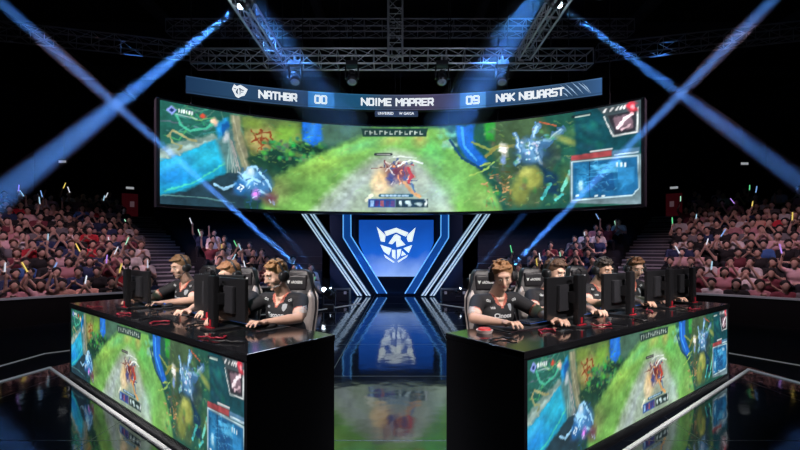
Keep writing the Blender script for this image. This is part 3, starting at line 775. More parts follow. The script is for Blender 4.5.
obj('badge_mark', bm, DK, t)
CLAW = mat('claw_line', (.5, .6, .7), .5, emit=lin((150, 176, 204)), es=.9)
bm = BM()
for (x0, y0, x1, y1) in ((560, 85, 573, 96.5), (565, 84, 578, 96), (571, 82, 584, 94.5), (577, 82, 590, 93.5), (582, 83, 591, 93.5), (563, 93, 568, 97)):
    mx, my = (x0+x1)/2+.8, (y0+y1)/2-.8
    bm.faces.new([bm.verts.new(bp_(*p)) for p in ((x0, y0), (mx, my), (x1, y1), (mx-1.0, my+.9))])
obj('claw_mark', bm, CLAW, t)
bm = BM(); arc_slab(bm, BR+.01, BYC, on_arc(375, BR, BYC), on_arc(418, BR, BYC), BZ0-.17, BZ0-.02, .05, 8); obj('caption_tab', bm, mat('tab', (.02, .03, .05), .5, emit=lin((52, 66, 96)), es=.7), t)
btext('UNVEIRED', 378, 393.5, .075, -.305, R=BR-.01, bold=.02); btext('W GAIGA', 399, 414, .075, -.305, R=BR-.01, bold=.02)
bm = BM()
for i in range(7):
    a = BA0+(BA1-BA0)*(i+.5)/7; p = arc_pt(BR+.08, BYC, a, BZ1+.02); tube(bm, [p, V((p.x, p.y, 10.6))], .01, 6)
obj('hanging_cable', bm, MATS['cable_steel'], t)

# ================================================================ RIGGING TRUSSES
TR = mat('truss_alu', (.44, .45, .48), .4, .6)
def truss(p, q, wd, n, label, cat='lighting truss', up=V((0, 0, 1))):
    p, q = V(p), V(q); d = (q-p).normalized(); s = d.cross(up).normalized(); u = s.cross(d)
    t = thing('lighting_truss', label, cat, p)
    h = wd/2; cs = [(-h, -h), (h, -h), (h, h), (-h, h)]
    W_ = lambda f, c: (q-p)*f+s*c[0]+u*c[1]
    for c in cs:
        bm = BM(); tube(bm, [W_(0, c), W_(1, c)], .024, 8); obj('chord', bm, TR, t)
    bm = BM()
    for i in range(n+1):
        for k in range(4): tube(bm, [W_(i/n, cs[k]), W_(i/n, cs[(k+1) % 4])], .012, 5)
        if i < n:
            for k in range(4): tube(bm, [W_(i/n, cs[k]), W_((i+1)/n, cs[(k+1) % 4])], .010, 5)
    obj('lattice', bm, TR, t)
    top = 10.55
    if q.z < 10:
        bm = BM()
        for f in (.1, .5, .9):
            c_ = W_(f, (0, h)); tube(bm, [c_, V((c_.x, c_.y, top-p.z))], .008, 5)
        obj('hanging_cable', bm, MATS['cable_steel'], t)
    return t
truss((-5.1, 9.9, 6.12), (4.7, 9.9, 6.12), .36, 22, 'long aluminium lattice truss running across above the score banner')
truss((-3.02, 9.7, 6.15), (-3.02, 3.5, 6.15), .28, 14, 'aluminium lattice truss running forward overhead on the left')
truss((3.02, 9.7, 6.15), (3.02, 3.5, 6.15), .28, 14, 'aluminium lattice truss running forward overhead on the right')
truss((-.11, 9.62, 5.96), (-.11, 9.62, 10.4), .34, 13, 'upright aluminium truss hung from the roof above the middle of the banner', up=V((0, 1, 0)))
truss((-7.5, 13.0, 8.6), (7.5, 13.0, 8.6), .4, 26, 'faint far lattice truss high behind the screen', up=V((0, 0, 1)))
truss((6.2, 12.6, 7.6), (14.5, 11.0, 7.8), .4, 14, 'faint lattice truss high over the right stand')
truss((-14.5, 11.0, 7.8), (-6.2, 12.6, 7.6), .4, 14, 'faint lattice truss high over the left stand')

# ================================================================ MOVING-HEAD LAMPS AND THEIR BEAMS
HB = mat('lamp_body', (.02, .02, .024), .4)
GL = mat('lens_glass', (.35, .42, .5), .12, spec=.8)
HOT = mat('lens_lit', (1, 1, 1), .3, emit=(.75, .9, 1.0), es=7)
def moving_head(loc, aim, label, lit, hang=True, s=1.0):
    """base, yoke and head; loc is the head's pivot"""
    t = thing('moving_head_lamp', label, 'stage lamp', loc)
    k = 1 if hang else -1
    bm = BM(); box(bm, (0, 0, k*.30*s), (.26*s, .2*s, .10*s), bevel=.015); obj('base', bm, HB, t)
    bm = BM()
    for x in (-.14, .14): box(bm, (x*s, 0, k*.12*s), (.03*s, .09*s, .30*s), bevel=.008)
    box(bm, (0, 0, k*.262*s), (.30*s, .09*s, .03*s))
    obj('yoke', bm, HB, t)
    d = (V(aim)-V(loc)).normalized(); Q = d.to_track_quat('Z', 'Y').to_matrix().to_4x4()
    bm = BM(); frus(bm, (0, 0, -.15*s), .08*s, (0, 0, -.02*s), .11*s, 20); frus(bm, (0, 0, -.02*s), .11*s, (0, 0, .13*s), .115*s, 20)
    bmesh.ops.transform(bm, matrix=Q, verts=bm.verts); obj('head', bm, HB, t, True)
    bm = BM()
    if lit: ball(bm, (0, 0, .15*s), (.055*s, .055*s, .065*s), seg=20)
    else: ball(bm, (0, 0, .12*s), (.10*s, .10*s, .05*s), seg=20)
    bmesh.ops.transform(bm, matrix=Q, verts=bm.verts); obj('lens', bm, HOT if lit else GL, t, True)
    if hang:
        bm = BM(); box(bm, (0, 0, .40*s), (.05, .07, .14)); obj('clamp', bm, TR, t)
    return t, d
for px, nm in ((295, 'first unlit moving head lamp from the left under the cross truss'), (352, 'second unlit moving head lamp from the left under the cross truss'),
               (442, 'third unlit moving head lamp from the left, under the cross truss'), (502, 'rightmost unlit moving head lamp under the cross truss')):
    p = at(px, 74.5, 9.75); moving_head((p.x, 9.75, 5.60), (p.x*.8, 7.5, 0), nm, False, True, 1.1)
for px, py in ((610, 36), ): 
    p = at(px, py, 9.0); moving_head((3.32, 6.6, 5.72), (3.6, 5.5, 2), 'unlit moving head lamp under the right forward truss', False, True, 1.0)

hz = bpy.data.materials.new('haze'); hz.use_nodes = True; nt = hz.node_tree; nt.nodes.clear()
out = nt.nodes.new('ShaderNodeOutputMaterial'); vs_ = nt.nodes.new('ShaderNodeVolumeScatter')
vs_.inputs['Color'].default_value = (.9, .95, 1, 1); vs_.inputs['Density'].default_value = .06; vs_.inputs['Anisotropy'].default_value = 0.0
nt.links.new(vs_.outputs[0], out.inputs['Volume'])
BLUE = (0.10, 0.33, 1.0)
def beam(p0, p1, r0, r1, power, label, lit=True, hang=True, s=1.0, col=BLUE):
    p0, p1 = V(p0), V(p1)
    d = (p1-p0).normalized()
    if lit is not None: moving_head(p0, p1, 'lit moving head lamp, source of the '+label, lit, hang, s)
    a = p0+d*(.225*s); bm = BM(); frus(bm, a, r0, p1, r1, 28); o = obj('light_beam', bm, hz); tag(o, label+' through the haze', 'light beam')
    Ln = (p1-a).length; tn = (r1-r0)/Ln; back = r0/tn
    l = light('beam_source', 'SPOT', a+d*.005, p1, power, col, r0*.85, 2*math.degrees(math.atan(tn))*1.02, .35)
    return o
P = at
beam(P(329, 294, 9.6), P(-20, -16, 8.6), .07, .19, 420000, 'bright blue beam rising left from the stage floor', hang=False)
beam(P(484, 294, 9.5), P(800, -28, 8.5), .07, .19, 420000, 'bright blue beam rising right from the stage floor', hang=False)
beam(P(333, 291, 10.7), P(180, 111, 12.0), .06, .22, 14000, 'fainter blue beam beside the left strut', hang=False, s=.55)
beam(P(458, 291, 10.7), P(612, 111, 12.0), .06, .22, 14000, 'fainter blue beam beside the right strut', hang=False, s=.55)
beam(P(247, 1, 7.5), P(-90, 268, 9.0), .06, .44, 75000, 'long blue beam slanting down over the left crowd')
beam(P(553, 0, 7.5), P(900, 255, 10), .06, .34, 72000, 'long blue beam slanting down over the right crowd')
beam(P(196, -62, 8.0), P(345, 135, 10.6), .25, .8, 14000, 'broad soft blue beam on the left')
beam(P(572, -62, 8.0), P(448, 135, 10.6), .25, .8, 14000, 'broad soft blue beam on the right')

for px, py, nm in ((64, 162, 'left'), (743, 164, 'right')):
    p = at(px, py, 15.5); t = thing('hanging_lamp', f'tiny dim white lamp hung high over the {nm} crowd', 'lamp', p)
    bm = BM(); box(bm, (0, 0, 0), (.34, .14, .14), bevel=.02); obj('housing', bm, BLACK, t)
    bm = BM(); box(bm, (0, -.075, 0), (.28, .015, .09)); obj('diffuser', bm, MATS['small_lamp'], t)
    bm = BM(); tube(bm, [(0, 0, .06), (0, 0, 10.9-p.z)], .01, 5); obj('hanging_cable', bm, MATS['cable_steel'], t)

# ================================================================ DESKS
GLOSS = mat('desk_gloss', (.010, .010, .012), .10, spec=.8, ior=1.6)
SATIN = mat('desk_satin', (.006, .006, .008), .35)
DISPD = display_mat('desk_picture', strength=1.0)
class Desk:
    def __init__(s, side, P0, far, rear):
        s.side = side; s.P0 = V((*P0, 0)); s.u = V((*far, 0)).normalized(); s.r = V((*rear, 0)).normalized(); s.L = 3.5; s.D = .66
        s.f = -s.r                       # outward (front) normal
    def w(s, a, d, z): return s.P0+s.u*a+s.r*d+V((0, 0, z))
    def yaw(s):                          # rotation that turns local +Y to the outward front normal
        return math.atan2(-s.f.x, s.f.y)
DL = Desk('left', (-.85, 2.22), (-2.75, 2.14), (.614, .789))
DR = Desk('right', (.705, 2.27), (2.915, 2.09), (-.583, .813))
def dbox(bm, D, a0, a1, d0, d1, z0, z1, bevel=0):
    prism(bm, [(a0, d0), (a1, d0), (a1, d1), (a0, d1)], lambda a, b_, z: D.w(a, b_, z)-D.P0, z0, z1, bevel)
for D in (DL, DR):
    t = thing('stage_desk', f'{D.side} glossy black players\' desk with a game display along its front', 'desk', D.P0)
    bm = BM(); dbox(bm, D, 0, D.L, 0, D.D, .775, .82, .006); obj('desk_top', bm, GLOSS, t)
    bm = BM(); dbox(bm, D, .004, D.L-.004, .03, .34, .0, .775); obj('front_cabinet', bm, SATIN, t)
    bm = BM(); dbox(bm, D, .004, .05, .34, D.D-.004, .0, .775); obj('end_panel', bm, SATIN, t)
    bm = BM(); dbox(bm, D, D.L-.05, D.L-.004, .34, D.D-.004, .0, .775); obj('end_panel', bm, SATIN, t)
    bm = BM(); dbox(bm, D, .004, D.L-.004, .004, .03, .0, .075); dbox(bm, D, .004, D.L-.004, .004, .03, .765, .775)
    dbox(bm, D, .004, .035, .004, .03, .075, .765); dbox(bm, D, D.L-.03, D.L-.004, .004, .03, .075, .765); obj('display_frame', bm, SATIN, t)
    def fn(u, v, D=D):
        a = .035+(D.L-.065)*(u if D.side == 'right' else 1-u)
        return np.stack([D.u.x*a+D.r.x*.012, D.u.y*a+D.r.y*.012, .075+.69*v], -1)
    me = picture_mesh(fn, 420, 90); obj('display', me, DISPD, t)

# ================================================================ MONITORS, KEYBOARDS, MICE
MB_ = mat('monitor_black', (.012, .012, .014), .38)
MB2 = mat('monitor_panel', (.020, .020, .024), .5)
RED = mat('red_accent', (.35, .01, .02), .4, emit=(.7, .02, .05), es=.10)
LCD = mat('monitor_picture', (.01, .01, .01), .3, emit=lin((80, 120, 110)), es=1.6)
def monitor(D, a, d, yaw=0.0, label=''):
    """+Y local = back of the monitor (towards the audience)"""
    t = thing('gaming_monitor', label, 'monitor', D.w(a, d, .82), D.yaw()+yaw, 'monitors on the two stage desks')
    S = .27 if True else 0
    bm = BM(); box(bm, (0, -.02, .215), (.54, .028, .315), bevel=.006); obj('screen_housing', bm, MB_, t)
    bm = BM(); box(bm, (0, -.0355, .218), (.515, .003, .29)); obj('display', bm, LCD, t)
    bm = BM(); box(bm, (0, .006, .215), (.30, .035, .20), bevel=.012); obj('back_housing', bm, MB2, t)
    bm = BM(); box(bm, (0, .085, .20), (.085, .045, .385), bevel=.012); box(bm, (0, .045, .22), (.09, .06, .09), bevel=.01); obj('stand_column', bm, MB_, t)
    bm = BM(); tube(bm, [(.035*math.sin(k*PI/6), .085, .405+.03*math.cos(k*PI/6)) for k in range(-4, 5)], .006, 6); obj('carry_ring', bm, MB_, t)
    bm = BM(); prism(bm, [(-.12, -.06), (.12, -.06), (.10, .12), (.05, .16), (-.05, .16), (-.10, .12)], lambda x, y, z: V((x, y, z)), 0, .014, .004); obj('stand_foot', bm, MB_, t)
    bm = BM(); box(bm, (0, .109, .05), (.022, .004, .045), bevel=.001); box(bm, (0, .11, .017), (.10, .02, .006)); obj('red_trim', bm, RED, t)
    return t
KEYM = mat('keyboard_black', (.02, .02, .023), .5); KEYC = mat('key_caps', (.035, .036, .045), .45)
GLOW = mat('key_glow', (.02, .05, .2), .4, emit=(.08, .25, .9), es=.5)
def keyboard(D, a, d, label, yaw=0.0):
    t = thing('keyboard', label, 'keyboard', D.w(a, d, .825), D.yaw()+yaw, 'keyboards on the two stage desks')
    bm = BM(); box(bm, (0, 0, .010), (.37, .14, .018), bevel=.004); obj('keyboard_base', bm, KEYM, t)
    bm = BM()
    for r in range(5):
        for c in range(14):
            if r == 0 and 3 <= c <= 8: continue
            box(bm, (-.168+c*.0258, .048-r*.024*1.0 if False else -.05+r*.0245, .024), (.021, .020, .009))
    box(bm, (-.026, -.05, .024), (.13, .020, .009)); obj('keys', bm, KEYC, t)
    bm = BM(); box(bm, (0, 0, .0195), (.355, .125, .001)); obj('key_light', bm, GLOW, t)
    return t
def mouse(D, a, d, label):
    t = thing('computer_mouse', label, 'mouse', D.w(a, d, .825), D.yaw(), 'mice on the two stage desks')
    me = fuse([('B', (0, 0, .012), (.032, .058, .022), None), ('B', (0, -.015, .018), (.028, .04, .022), None)], .004, 2)
    obj('mouse_shell', me, KEYM, t); bm = BM(); frus(bm, (-.004, .03, .033), .009, (.004, .03, .033), .009, 12); obj('scroll_wheel', bm, GLOW, t)
    return t
def mousepad(D, a, d, label):
    t = thing('mouse_mat', label, 'mouse mat', D.w(a, d, .8205), D.yaw(), 'cloth mats on the two stage desks')
    bm = BM(); box(bm, (0, 0, .0022), (.78, .26, .0038), bevel=.0015); obj('mat_cloth', bm, mat('mat_cloth', (.018, .018, .022), .8, noise=.3, nscale=80), t)
    bm = BM()
    for y in (-.129, .129): box(bm, (0, y, .0045), (.78, .003, .001))
    obj('mat_edge', bm, mat('mat_edge', (.10, .02, .03), .6), t)
    return t

# ================================================================ CHAIRS
CH = mat('chair_black', (.012, .010, .013), .45, bump=.2, nscale=60)
CHL = mat('chair_pale', (.46, .40, .38), .5, noise=.15, nscale=12)
CHT = mat('chair_lettering', (.6, .6, .6), .5)
def gaming_chair(loc, yaw, label):
    """+Y local faces the desk"""
    t = thing('gaming_chair', label, 'chair', (loc[0], loc[1], 0), yaw, 'racing style chairs behind the stage desks')
    bm = BM(); box(bm, (0, .02, .45), (.46, .46, .09), bevel=.03); obj('seat', bm, CH, t)
    bm = BM()
    for x in (-.245, .245): box(bm, (x, .03, .485), (.07, .42, .09), bevel=.025)
    obj('seat_bolster', bm, CHL, t)
    bk = lambda a, z, d: V((a, -.24-.16*(z-.5)-d+.35*a*a, z))
    out = [(x*.80, z) for x, z in [(-.19, .46), (.19, .46), (.235, .62), (.27, .86), (.255, .97), (.19, 1.06), (.165, 1.20), (.12, 1.245), (-.12, 1.245), (-.165, 1.20), (-.19, 1.06), (-.255, .97), (-.27, .86), (-.235, .62)]]
    bm = BM(); prism(bm, out, bk, .0, .09, .02); obj('backrest', bm, CH, t, True)
    for s in (-1, 1):
        o2 = [(s*x*.80, z) for x, z in [(.13, .50), (.20, .50), (.25, .64), (.278, .86), (.262, .975), (.205, 1.05), (.15, .93), (.14, .70)]]
        bm = BM(); prism(bm, o2, bk, -.045, .03, .014); obj('side_bolster', bm, CHL, t, True)
        o3 = [(s*x*.80, z) for x, z in [(.243, .60), (.275, .86), (.26, .985), (.19, 1.07), (.17, 1.20), (.155, 1.20), (.175, 1.07), (.24, .97), (.26, .86), (.23, .60)]]
        bm = BM(); prism(bm, o3, bk, .085, .10, 0); obj('edge_piping', bm, CHL, t)
    bm = BM(); box(bm, (0, -.335, 1.12), (.235, .05, .15), bevel=.02); obj('head_cushion', bm, CH, t, True)
    text_obj('lettering', 'oROSERE', .13, .028, lambda x, y: V((-x-.012, -.303, 1.125+y)), CHT, t, .03)
    bm = BM(); prism(bm, [(-.03, .03), (0, .02), (.03, .03), (.012, -.01), (0, -.03), (-.012, -.01)], lambda a, z, d: V((.085+a*.6, -.304+d, 1.125+z*.6)), 0, .004); obj('emblem', bm, CHT, t)
    for s in (-1, 1):
        bm = BM(); box(bm, (s*.30, -.04, .55), (.035, .06, .22), bevel=.008); obj('arm_post', bm, KEYM, t)
        bm = BM(); box(bm, (s*.30, -.02, .665), (.08, .24, .03), bevel=.012); obj('arm_pad', bm, CH, t)
    bm = BM(); frus(bm, (0, 0, .12), .03, (0, 0, .41), .025, 14); frus(bm, (0, 0, .36), .09, (0, 0, .41), .12, 14); obj('gas_column', bm, KEYM, t)
    for k in range(5):
        a = k*2*PI/5+.3; c, s_ = math.cos(a), math.sin(a)
        bm = BM(); tube(bm, [(c*.03, s_*.03, .12), (c*.3, s_*.3, .085)], [.03, .018], 8); o = obj('base_leg', bm, KEYM, t)
        bm = BM(); n = V((-s_, c, 0))
        for q_ in (-1, 1): frus(bm, V((c*.3, s_*.3, .032))+n*.012*q_, .031, V((c*.3, s_*.3, .032))+n*.030*q_, .031, 14)
        tube(bm, [(c*.3, s_*.3, .03), (c*.3, s_*.3, .088)], .009, 6); obj('caster', bm, KEYM, o)
    return t

# ================================================================ PLAYERS
SKIN = mat('skin', (.72, .44, .33), .5, noise=.08, nscale=30)
SKIN2 = mat('skin_warm', (.58, .34, .24), .5, noise=.08, nscale=30)
JER = mat('jersey_black', (.013, .012, .015), .75, noise=.3, nscale=40)
TRIM = mat('jersey_trim', (.50, .13, .09), .7)
TRIMP = mat('jersey_trim_pale', (.70, .50, .42), .7)
TXT = mat('jersey_white', (.62, .62, .64), .6)
TRO = mat('trousers', (.02, .02, .03), .8); SHOE = mat('shoe_dark', (.04, .04, .045), .5)
EYEW = mat('eye_white', (.7, .68, .66), .3); EYEI = mat('eye_iris', (.03, .02, .015), .2); LIP = mat('lip', (.42, .16, .14), .5); BROW = mat('brow', (.10, .055, .03), .8)
HSB = mat('headset_black', (.016, .016, .018), .35); HSP = mat('headset_pad', (.03, .03, .034), .7)

def ik(S, W, l1, l2, pole):
    d = W-S; D_ = min(d.length, (l1+l2)*.995); n = d.normalized(); W = S+n*D_
    x = (l1*l1-l2*l2+D_*D_)/(2*D_); h = math.sqrt(max(l1*l1-x*x, 0)); p = pole-n*pole.dot(n)
    return S+n*x+p.normalized()*h, W

def hand(W, fwd, side, curl=.5, spread=1.0, lift=0.0):
    """palm, four fingers and thumb resting palm-down; side +1 = right hand (thumb towards -x)"""
    fwd = V((fwd.x, fwd.y, 0)).normalized(); lat = V((fwd.y, -fwd.x, 0))*side      # lat points to the little finger
    up = V((0, 0, 1)); sh = []
    Q = Matrix((lat, fwd, up)).transposed()
    pc = W+fwd*.052+up*.004
    sh.append(('B', pc, (.041, .050, .016), Q)); sh.append(('L', W, .024, W+fwd*.03, .026))
    for i, (x, ln, a) in enumerate(((-.029, .074, -.10), (-.0095, .082, -.02), (.010, .076, .07), (.029, .060, .18))):
        b0 = W+fwd*(.085-.008*(abs(i-1.2)/1.5))+lat*x+up*.008
        dd = (fwd*math.cos(a*spread)+lat*math.sin(a*spread))
        p1 = b0+dd*ln*.45+up*(.010+lift*(1 if i in (0, 1) else 0)); p2 = p1+dd*ln*.33-up*.014*curl*2; p3 = p2+dd*ln*.20-up*.016*curl*2
        sh += [('L', b0, .0105, p1, .0095), ('L', p1, .0095, p2, .0088), ('L', p2, .0088, p3, .0078)]
    t0 = W+fwd*.022-lat*.022; t1 = t0-lat*.030+fwd*.026-up*.002; t2 = t1+fwd*.034-lat*.008-up*.008
    sh += [('L', t0, .016, t1, .0125), ('L', t1, .0115, t2, .0090)]
    return sh

def player(pos, yaw, label, hd, hands, haircol, style, seed, lean=0.0, skin=SKIN, beard=False, zs=0.0, chest='Cinoos'):
    """hd = (turn, nod, tilt) in degrees; hands = ((xL, yL), (xR, yR)) on the desk, local metres"""
    rng = random.Random(seed)
    NB = V((0, .055+lean, 1.035+zs)); CHc = V((0, .02+lean*.6, .86+zs)); HC = V((0, .135+lean, 1.185+zs))
    SH = {-1: V((-.185, .045+lean, .975+zs)), 1: V((.185, .045+lean, .975+zs))}
    body = []
    body += [('B', (0, -.03, .575), (.165, .135, .10), None), ('B', (0, -.01, .70), (.145, .115, .15), None), ('B', CHc, (.17, .115, .155), None)]
    body += [('L', SH[-1]-V((-.03, 0, 0)), .058, SH[1]-V((.03, 0, 0)), .058), ('L', NB-V((0, .02, .03)), .066, NB+V((0, .03, .05)), .056), ('L', NB+V((0, .0, .0)), .056, HC-V((0, .015, .05)), .054)]
    arms = {}
    for s, (hx, hy) in zip((-1, 1), hands):
        W = V((hx, hy, .868)); E, W = ik(SH[s], W, .285, .255, V((s*.75, -.35, -.6)))
        if E.z < .87: E.z = .87
        arms[s] = (E, W)
        body += [('L', SH[s], .055, E.lerp(SH[s], .45), .047), ('L', E.lerp(SH[s], .45), .047, E, .038), ('L', E, .039, E.lerp(W, .3), .040), ('L', E.lerp(W, .3), .040, W, .025)]
        aim = (W-E).normalized(); aim = (aim*.6+V((0, 1, 0))*.8)
        body += hand(W, aim, s, .5+.2*rng.random(), 1.0, .004*rng.random())
    for s in (-1, 1):
        K = V((s*.14, .42, .55)); A = V((s*.15, .36+.05*s, .10))
        body += [('L', (s*.09, -.01, .56), .085, K, .062), ('L', K, .060, A.lerp(K, .6), .058), ('L', A.lerp(K, .6), .056, A, .038), ('L', A, .036, A+V((0, .12, -.055)), .03)]
    # head
    Mh = Matrix.Translation(HC) @ Matrix.Rotation(math.radians(hd[0]), 4, 'Z') @ Matrix.Rotation(math.radians(-hd[1]), 4, 'X') @ Matrix.Rotation(math.radians(hd[2]), 4, 'Y')
    R3 = Mh.to_3x3(); T = lambda x, y, z: Mh @ V((x, y, z))
    hb = [((0, -.012, .035), (.074, .092, .080)), ((0, .020, -.005), (.063, .074, .085)), ((0, .034, -.062), (.046, .048, .036)), ((0, .062, -.092), (.022, .020, .016)),
          ((-.040, .060, -.02), (.022, .022, .024)), ((.040, .060, -.02), (.022, .022, .024)), ((0, .078, .038), (.050, .014, .018)), ((0, .082, -.050), (.021, .012, .014)),
          ((-.077, -.006, -.006), (.010, .019, .030)), ((.077, -.006, -.006), (.010, .019, .030))]
    for c, r in hb: body.append(('B', T(*c), r, R3))
    body += [('L', T(0, .088, .024), .0075, T(0, .110, -.018), .0110), ('L', T(-.011, .098, -.022), .0075, T(.011, .098, -.022), .0075)]
    me = fuse(body, .0058, 3)
    P_ = obj('person', me, skin, None, True, loc=(pos[0], pos[1], 0), rotz=yaw); tag(P_, label, 'person', 'players seated at the two stage desks')
    for s in (-1, 1):
        bm = BM(); ball(bm, T(s*.027, .0825, .009), (.0125, .0080, .0048), R3, 14); e = obj('eye', bm, EYEW, P_, True)
        bm = BM(); ball(bm, T(s*.027, .0892, .009), (.0048, .0032, .0042), R3, 12); obj('iris', bm, EYEI, e, True)
        bm = BM(); tube(bm, [T(s*.012, .0945, .031), T(s*.028, .092, .037), T(s*.045, .080, .032)], [.0035, .0042, .0025], 6); obj('eyebrow', bm, BROW, P_)
    bm = BM(); ball(bm, T(0, .0925, -.047), (.019, .006, .0042), R3, 12); ball(bm, T(0, .0915, -.055), (.016, .006, .0045), R3, 12); obj('lips', bm, LIP, P_, True)
    # hair
    HM = mat('hair_%02d' % seed, haircol, .65, noise=.35, nscale=90, bump=.25)
    hs = [('B', T(0, -.022, .052), (.083, .094, .078), R3), ('B', T(0, -.045, .0), (.078, .066, .072), R3)]
    n = 46
    for k in range(n):
        th = rng.uniform(-PI, PI); ph = rng.uniform(.12, 1.25)
        x, y, z = math.sin(ph)*math.sin(th), -math.sin(ph)*math.cos(th), math.cos(ph)
        if y > .35 and z < .62: continue
        c = V((x*.080, -.018+y*.090, .050+z*.080)); d = V((rng.uniform(-.4, .4)+style[0], style[1]*.8+.1, .15+style[2])).normalized()
        L_ = .022+rng.random()*.020
        hs.append(('L', T(*c), .013, T(*(c+d*L_)), .006))
    for k in range(9):      # fringe
        x = -.060+k*.015; c = V((x, .058-abs(x)*.35, .098)); d = V((style[0]*1.2+rng.uniform(-.2, .2), .55, -.15+style[2]*1.4)).normalized()
        hs.append(('L', T(*c), .015, T(*(c+d*(.030+rng.random()*.012))), .007))
    if beard:
        hs2 = [('B', T(0, .045, -.082), (.046, .044, .026), R3), ('B', T(-.05, .02, -.055), (.014, .03, .03), R3), ('B', T(.05, .02, -.055), (.014, .03, .03), R3), ('L', T(-.02, .094, -.038), .006, T(.02, .094, -.038), .006)]
        obj('beard', fuse(hs2, .006, 2), HM, P_)
    obj('hair', fuse(hs, .0065, 1, .4), HM, P_)
    # jersey: torso and short sleeves
    js = [('B', (0, -.03, .585), (.178, .150, .09), None), ('B', (0, -.01, .70), (.168, .135, .16), None), ('B', CHc, (.188, .134, .160), None),
          ('L', SH[-1]-V((-.02, 0, -.004)), .066, SH[1]-V((.02, 0, .004)), .066), ('B', NB-V((0, .015, .045)), (.085, .075, .04), None)]
    ends = []
    for s in (-1, 1):
        E = arms[s][0]; q_ = SH[s].lerp(E, .74); js += [('L', SH[s], .064, q_, .058)]
        ends.append((SH[s], E))
    jm = fuse(js, .0085, 4)
    # trim the round sleeve ends and the neck, colour the collar and the cuffs
    Fc = face_centres(jm); mi = np.zeros(len(Fc), dtype=np.int32)
    for (S_, E) in ends:
        dist, tt = seg_dist(Fc, S_, E)
        mi[(dist < .085) & (tt > .715)] = 2
        mi[(dist < .085) & (tt > .665) & (tt <= .715)] = 1
    dn = np.linalg.norm((Fc-np.array(NB+V((0, .012, -.004))))*np.array([1, .8, .62]), axis=1); mi[(dn < .074)] = 1
    dv = (Fc-np.array(NB))
    vn = (np.abs(dv[:, 0])+np.maximum(-(dv[:, 2]+.0), 0)*.50 < .056) & (dv[:, 2] > -.10) & (dv[:, 1] > -.03)
    vt = (np.abs(dv[:, 0])+np.maximum(-(dv[:, 2]+.0), 0)*.50 < .065) & (dv[:, 2] > -.115) & (dv[:, 1] > -.03)
    mi[vt] = 1; mi[vn] = 3
    jm.materials.clear()
    for x in (JER, TRIM, TRIMP, skin): jm.materials.append(x)
    jm.polygons.foreach_set('material_index', mi)
    J = obj('jersey', jm, JER, P_)
    bv = BVHTree.FromPolygons([v.co for v in jm.vertices], [tuple(p.vertices) for p in jm.polygons])
    def decal(name, s, w_, h_, cx, cz, face='front', m=TXT, rot=0.0, bold=.03):
        me_, co = text_mesh(s, w_, h_, bold)
        for v, c in zip(me_.vertices, co):
            x = c[0]*math.cos(rot)-c[1]*math.sin(rot); z = c[0]*math.sin(rot)+c[1]*math.cos(rot)
            if face == 'front': o_, d_ = V((cx-x, 1.0, cz+z)), V((0, -1, 0))
            else:               # sleeve, seen from the front outer side
                n_ = V((face*.80, .60, 0)); tng = V((-n_.y*face, n_.x*face, 0))*face
                base = SH[face].lerp(ends[0 if face < 0 else 1][1], cz); o_ = base+n_*.5+V((-tng.x, -tng.y, 0))*(-x*1.0)+V((0, 0, z)); d_ = -n_
            hit = bv.ray_cast(o_, d_)[0]
            v.co = (hit-d_*.005) if hit is not None else (o_+d_*.45)
        me_.materials.clear(); return obj(name, me_, m, P_)
    decal('chest_lettering', chest, .165, .040, 0, .862+zs*.5)
    decal('sponsor_mark', 'HOI', .034, .018, .085, .925+zs*.5)
    decal('sleeve_lettering', 'HOBE', .060, .024, 0, .30, 1); decal('sleeve_lettering', 'OBZE', .066, .026, 0, .52, 1)
    decal('sleeve_lettering', 'HOBE', .060, .024, 0, .30, -1); decal('sleeve_lettering', 'OBZE', .066, .026, 0, .52, -1)
    decal('shoulder_lettering', 'OD', .04, .022, -.125, .985+zs, 'front', TXT, .3); decal('shoulder_lettering', 'GH', .04, .022, .125, .985+zs, 'front', TXT, -.3)
    # small shield badge on the player's left breast
    bm = BM(); pts = []
    for (x, z) in [(-.02, .024), (0, .030), (.02, .024), (.019, -.004), (.011, -.022), (0, -.032), (-.011, -.022), (-.019, -.004)]:
        hit = bv.ray_cast(V((-.078+x, 1.0,   .925+zs*.5+z)), V((0, -1, 0)))[0]; pts.append(hit+V((0, .005, 0)) if hit else V((-.078+x, .15, .9+z)))
    bm.faces.new([bm.verts.new(p) for p in pts]); obj('chest_badge', bm, mat('badge_grey', (.30, .32, .35), .5), P_)
    # trousers and shoes
    ts = [('B', (0, -.03, .56), (.172, .145, .10), None)]
    for s in (-1, 1):
        K = V((s*.14, .42, .55)); A = V((s*.15, .36+.05*s, .12))
        ts += [('L', (s*.09, -.01, .565), .095, K, .074), ('L', K, .074, A.lerp(K, .5), .066), ('L', A.lerp(K, .5), .066, A, .058)]
    obj('trousers', fuse(ts, .014, 2), TRO, P_)
    for s in (-1, 1):
        A = V((s*.15, .36+.05*s, .0))
        obj('shoe', fuse([('B', A+V((0, .0, .055)), (.045, .055, .05), None), ('B', A+V((0, .09, .038)), (.047, .095, .036), None)], .01, 2), SHOE, P_)
    # headset, a thing of its own worn on the head
    hsx = thing('headset', 'black over-ear gaming headset worn by ' + label, 'headset', (pos[0], pos[1], 0), yaw, 'headsets on the players')
    lb = 'black headset on the ' + label.split(' in a ')[0]; hsx['label'] = lb
    bm = BM(); tube(bm, [T(.100*math.sin(a), -.012, .0+.142*math.cos(a)) for a in np.linspace(-1.5, 1.5, 17)], .0105, 8); obj('headband', bm, HSB, hsx, True)
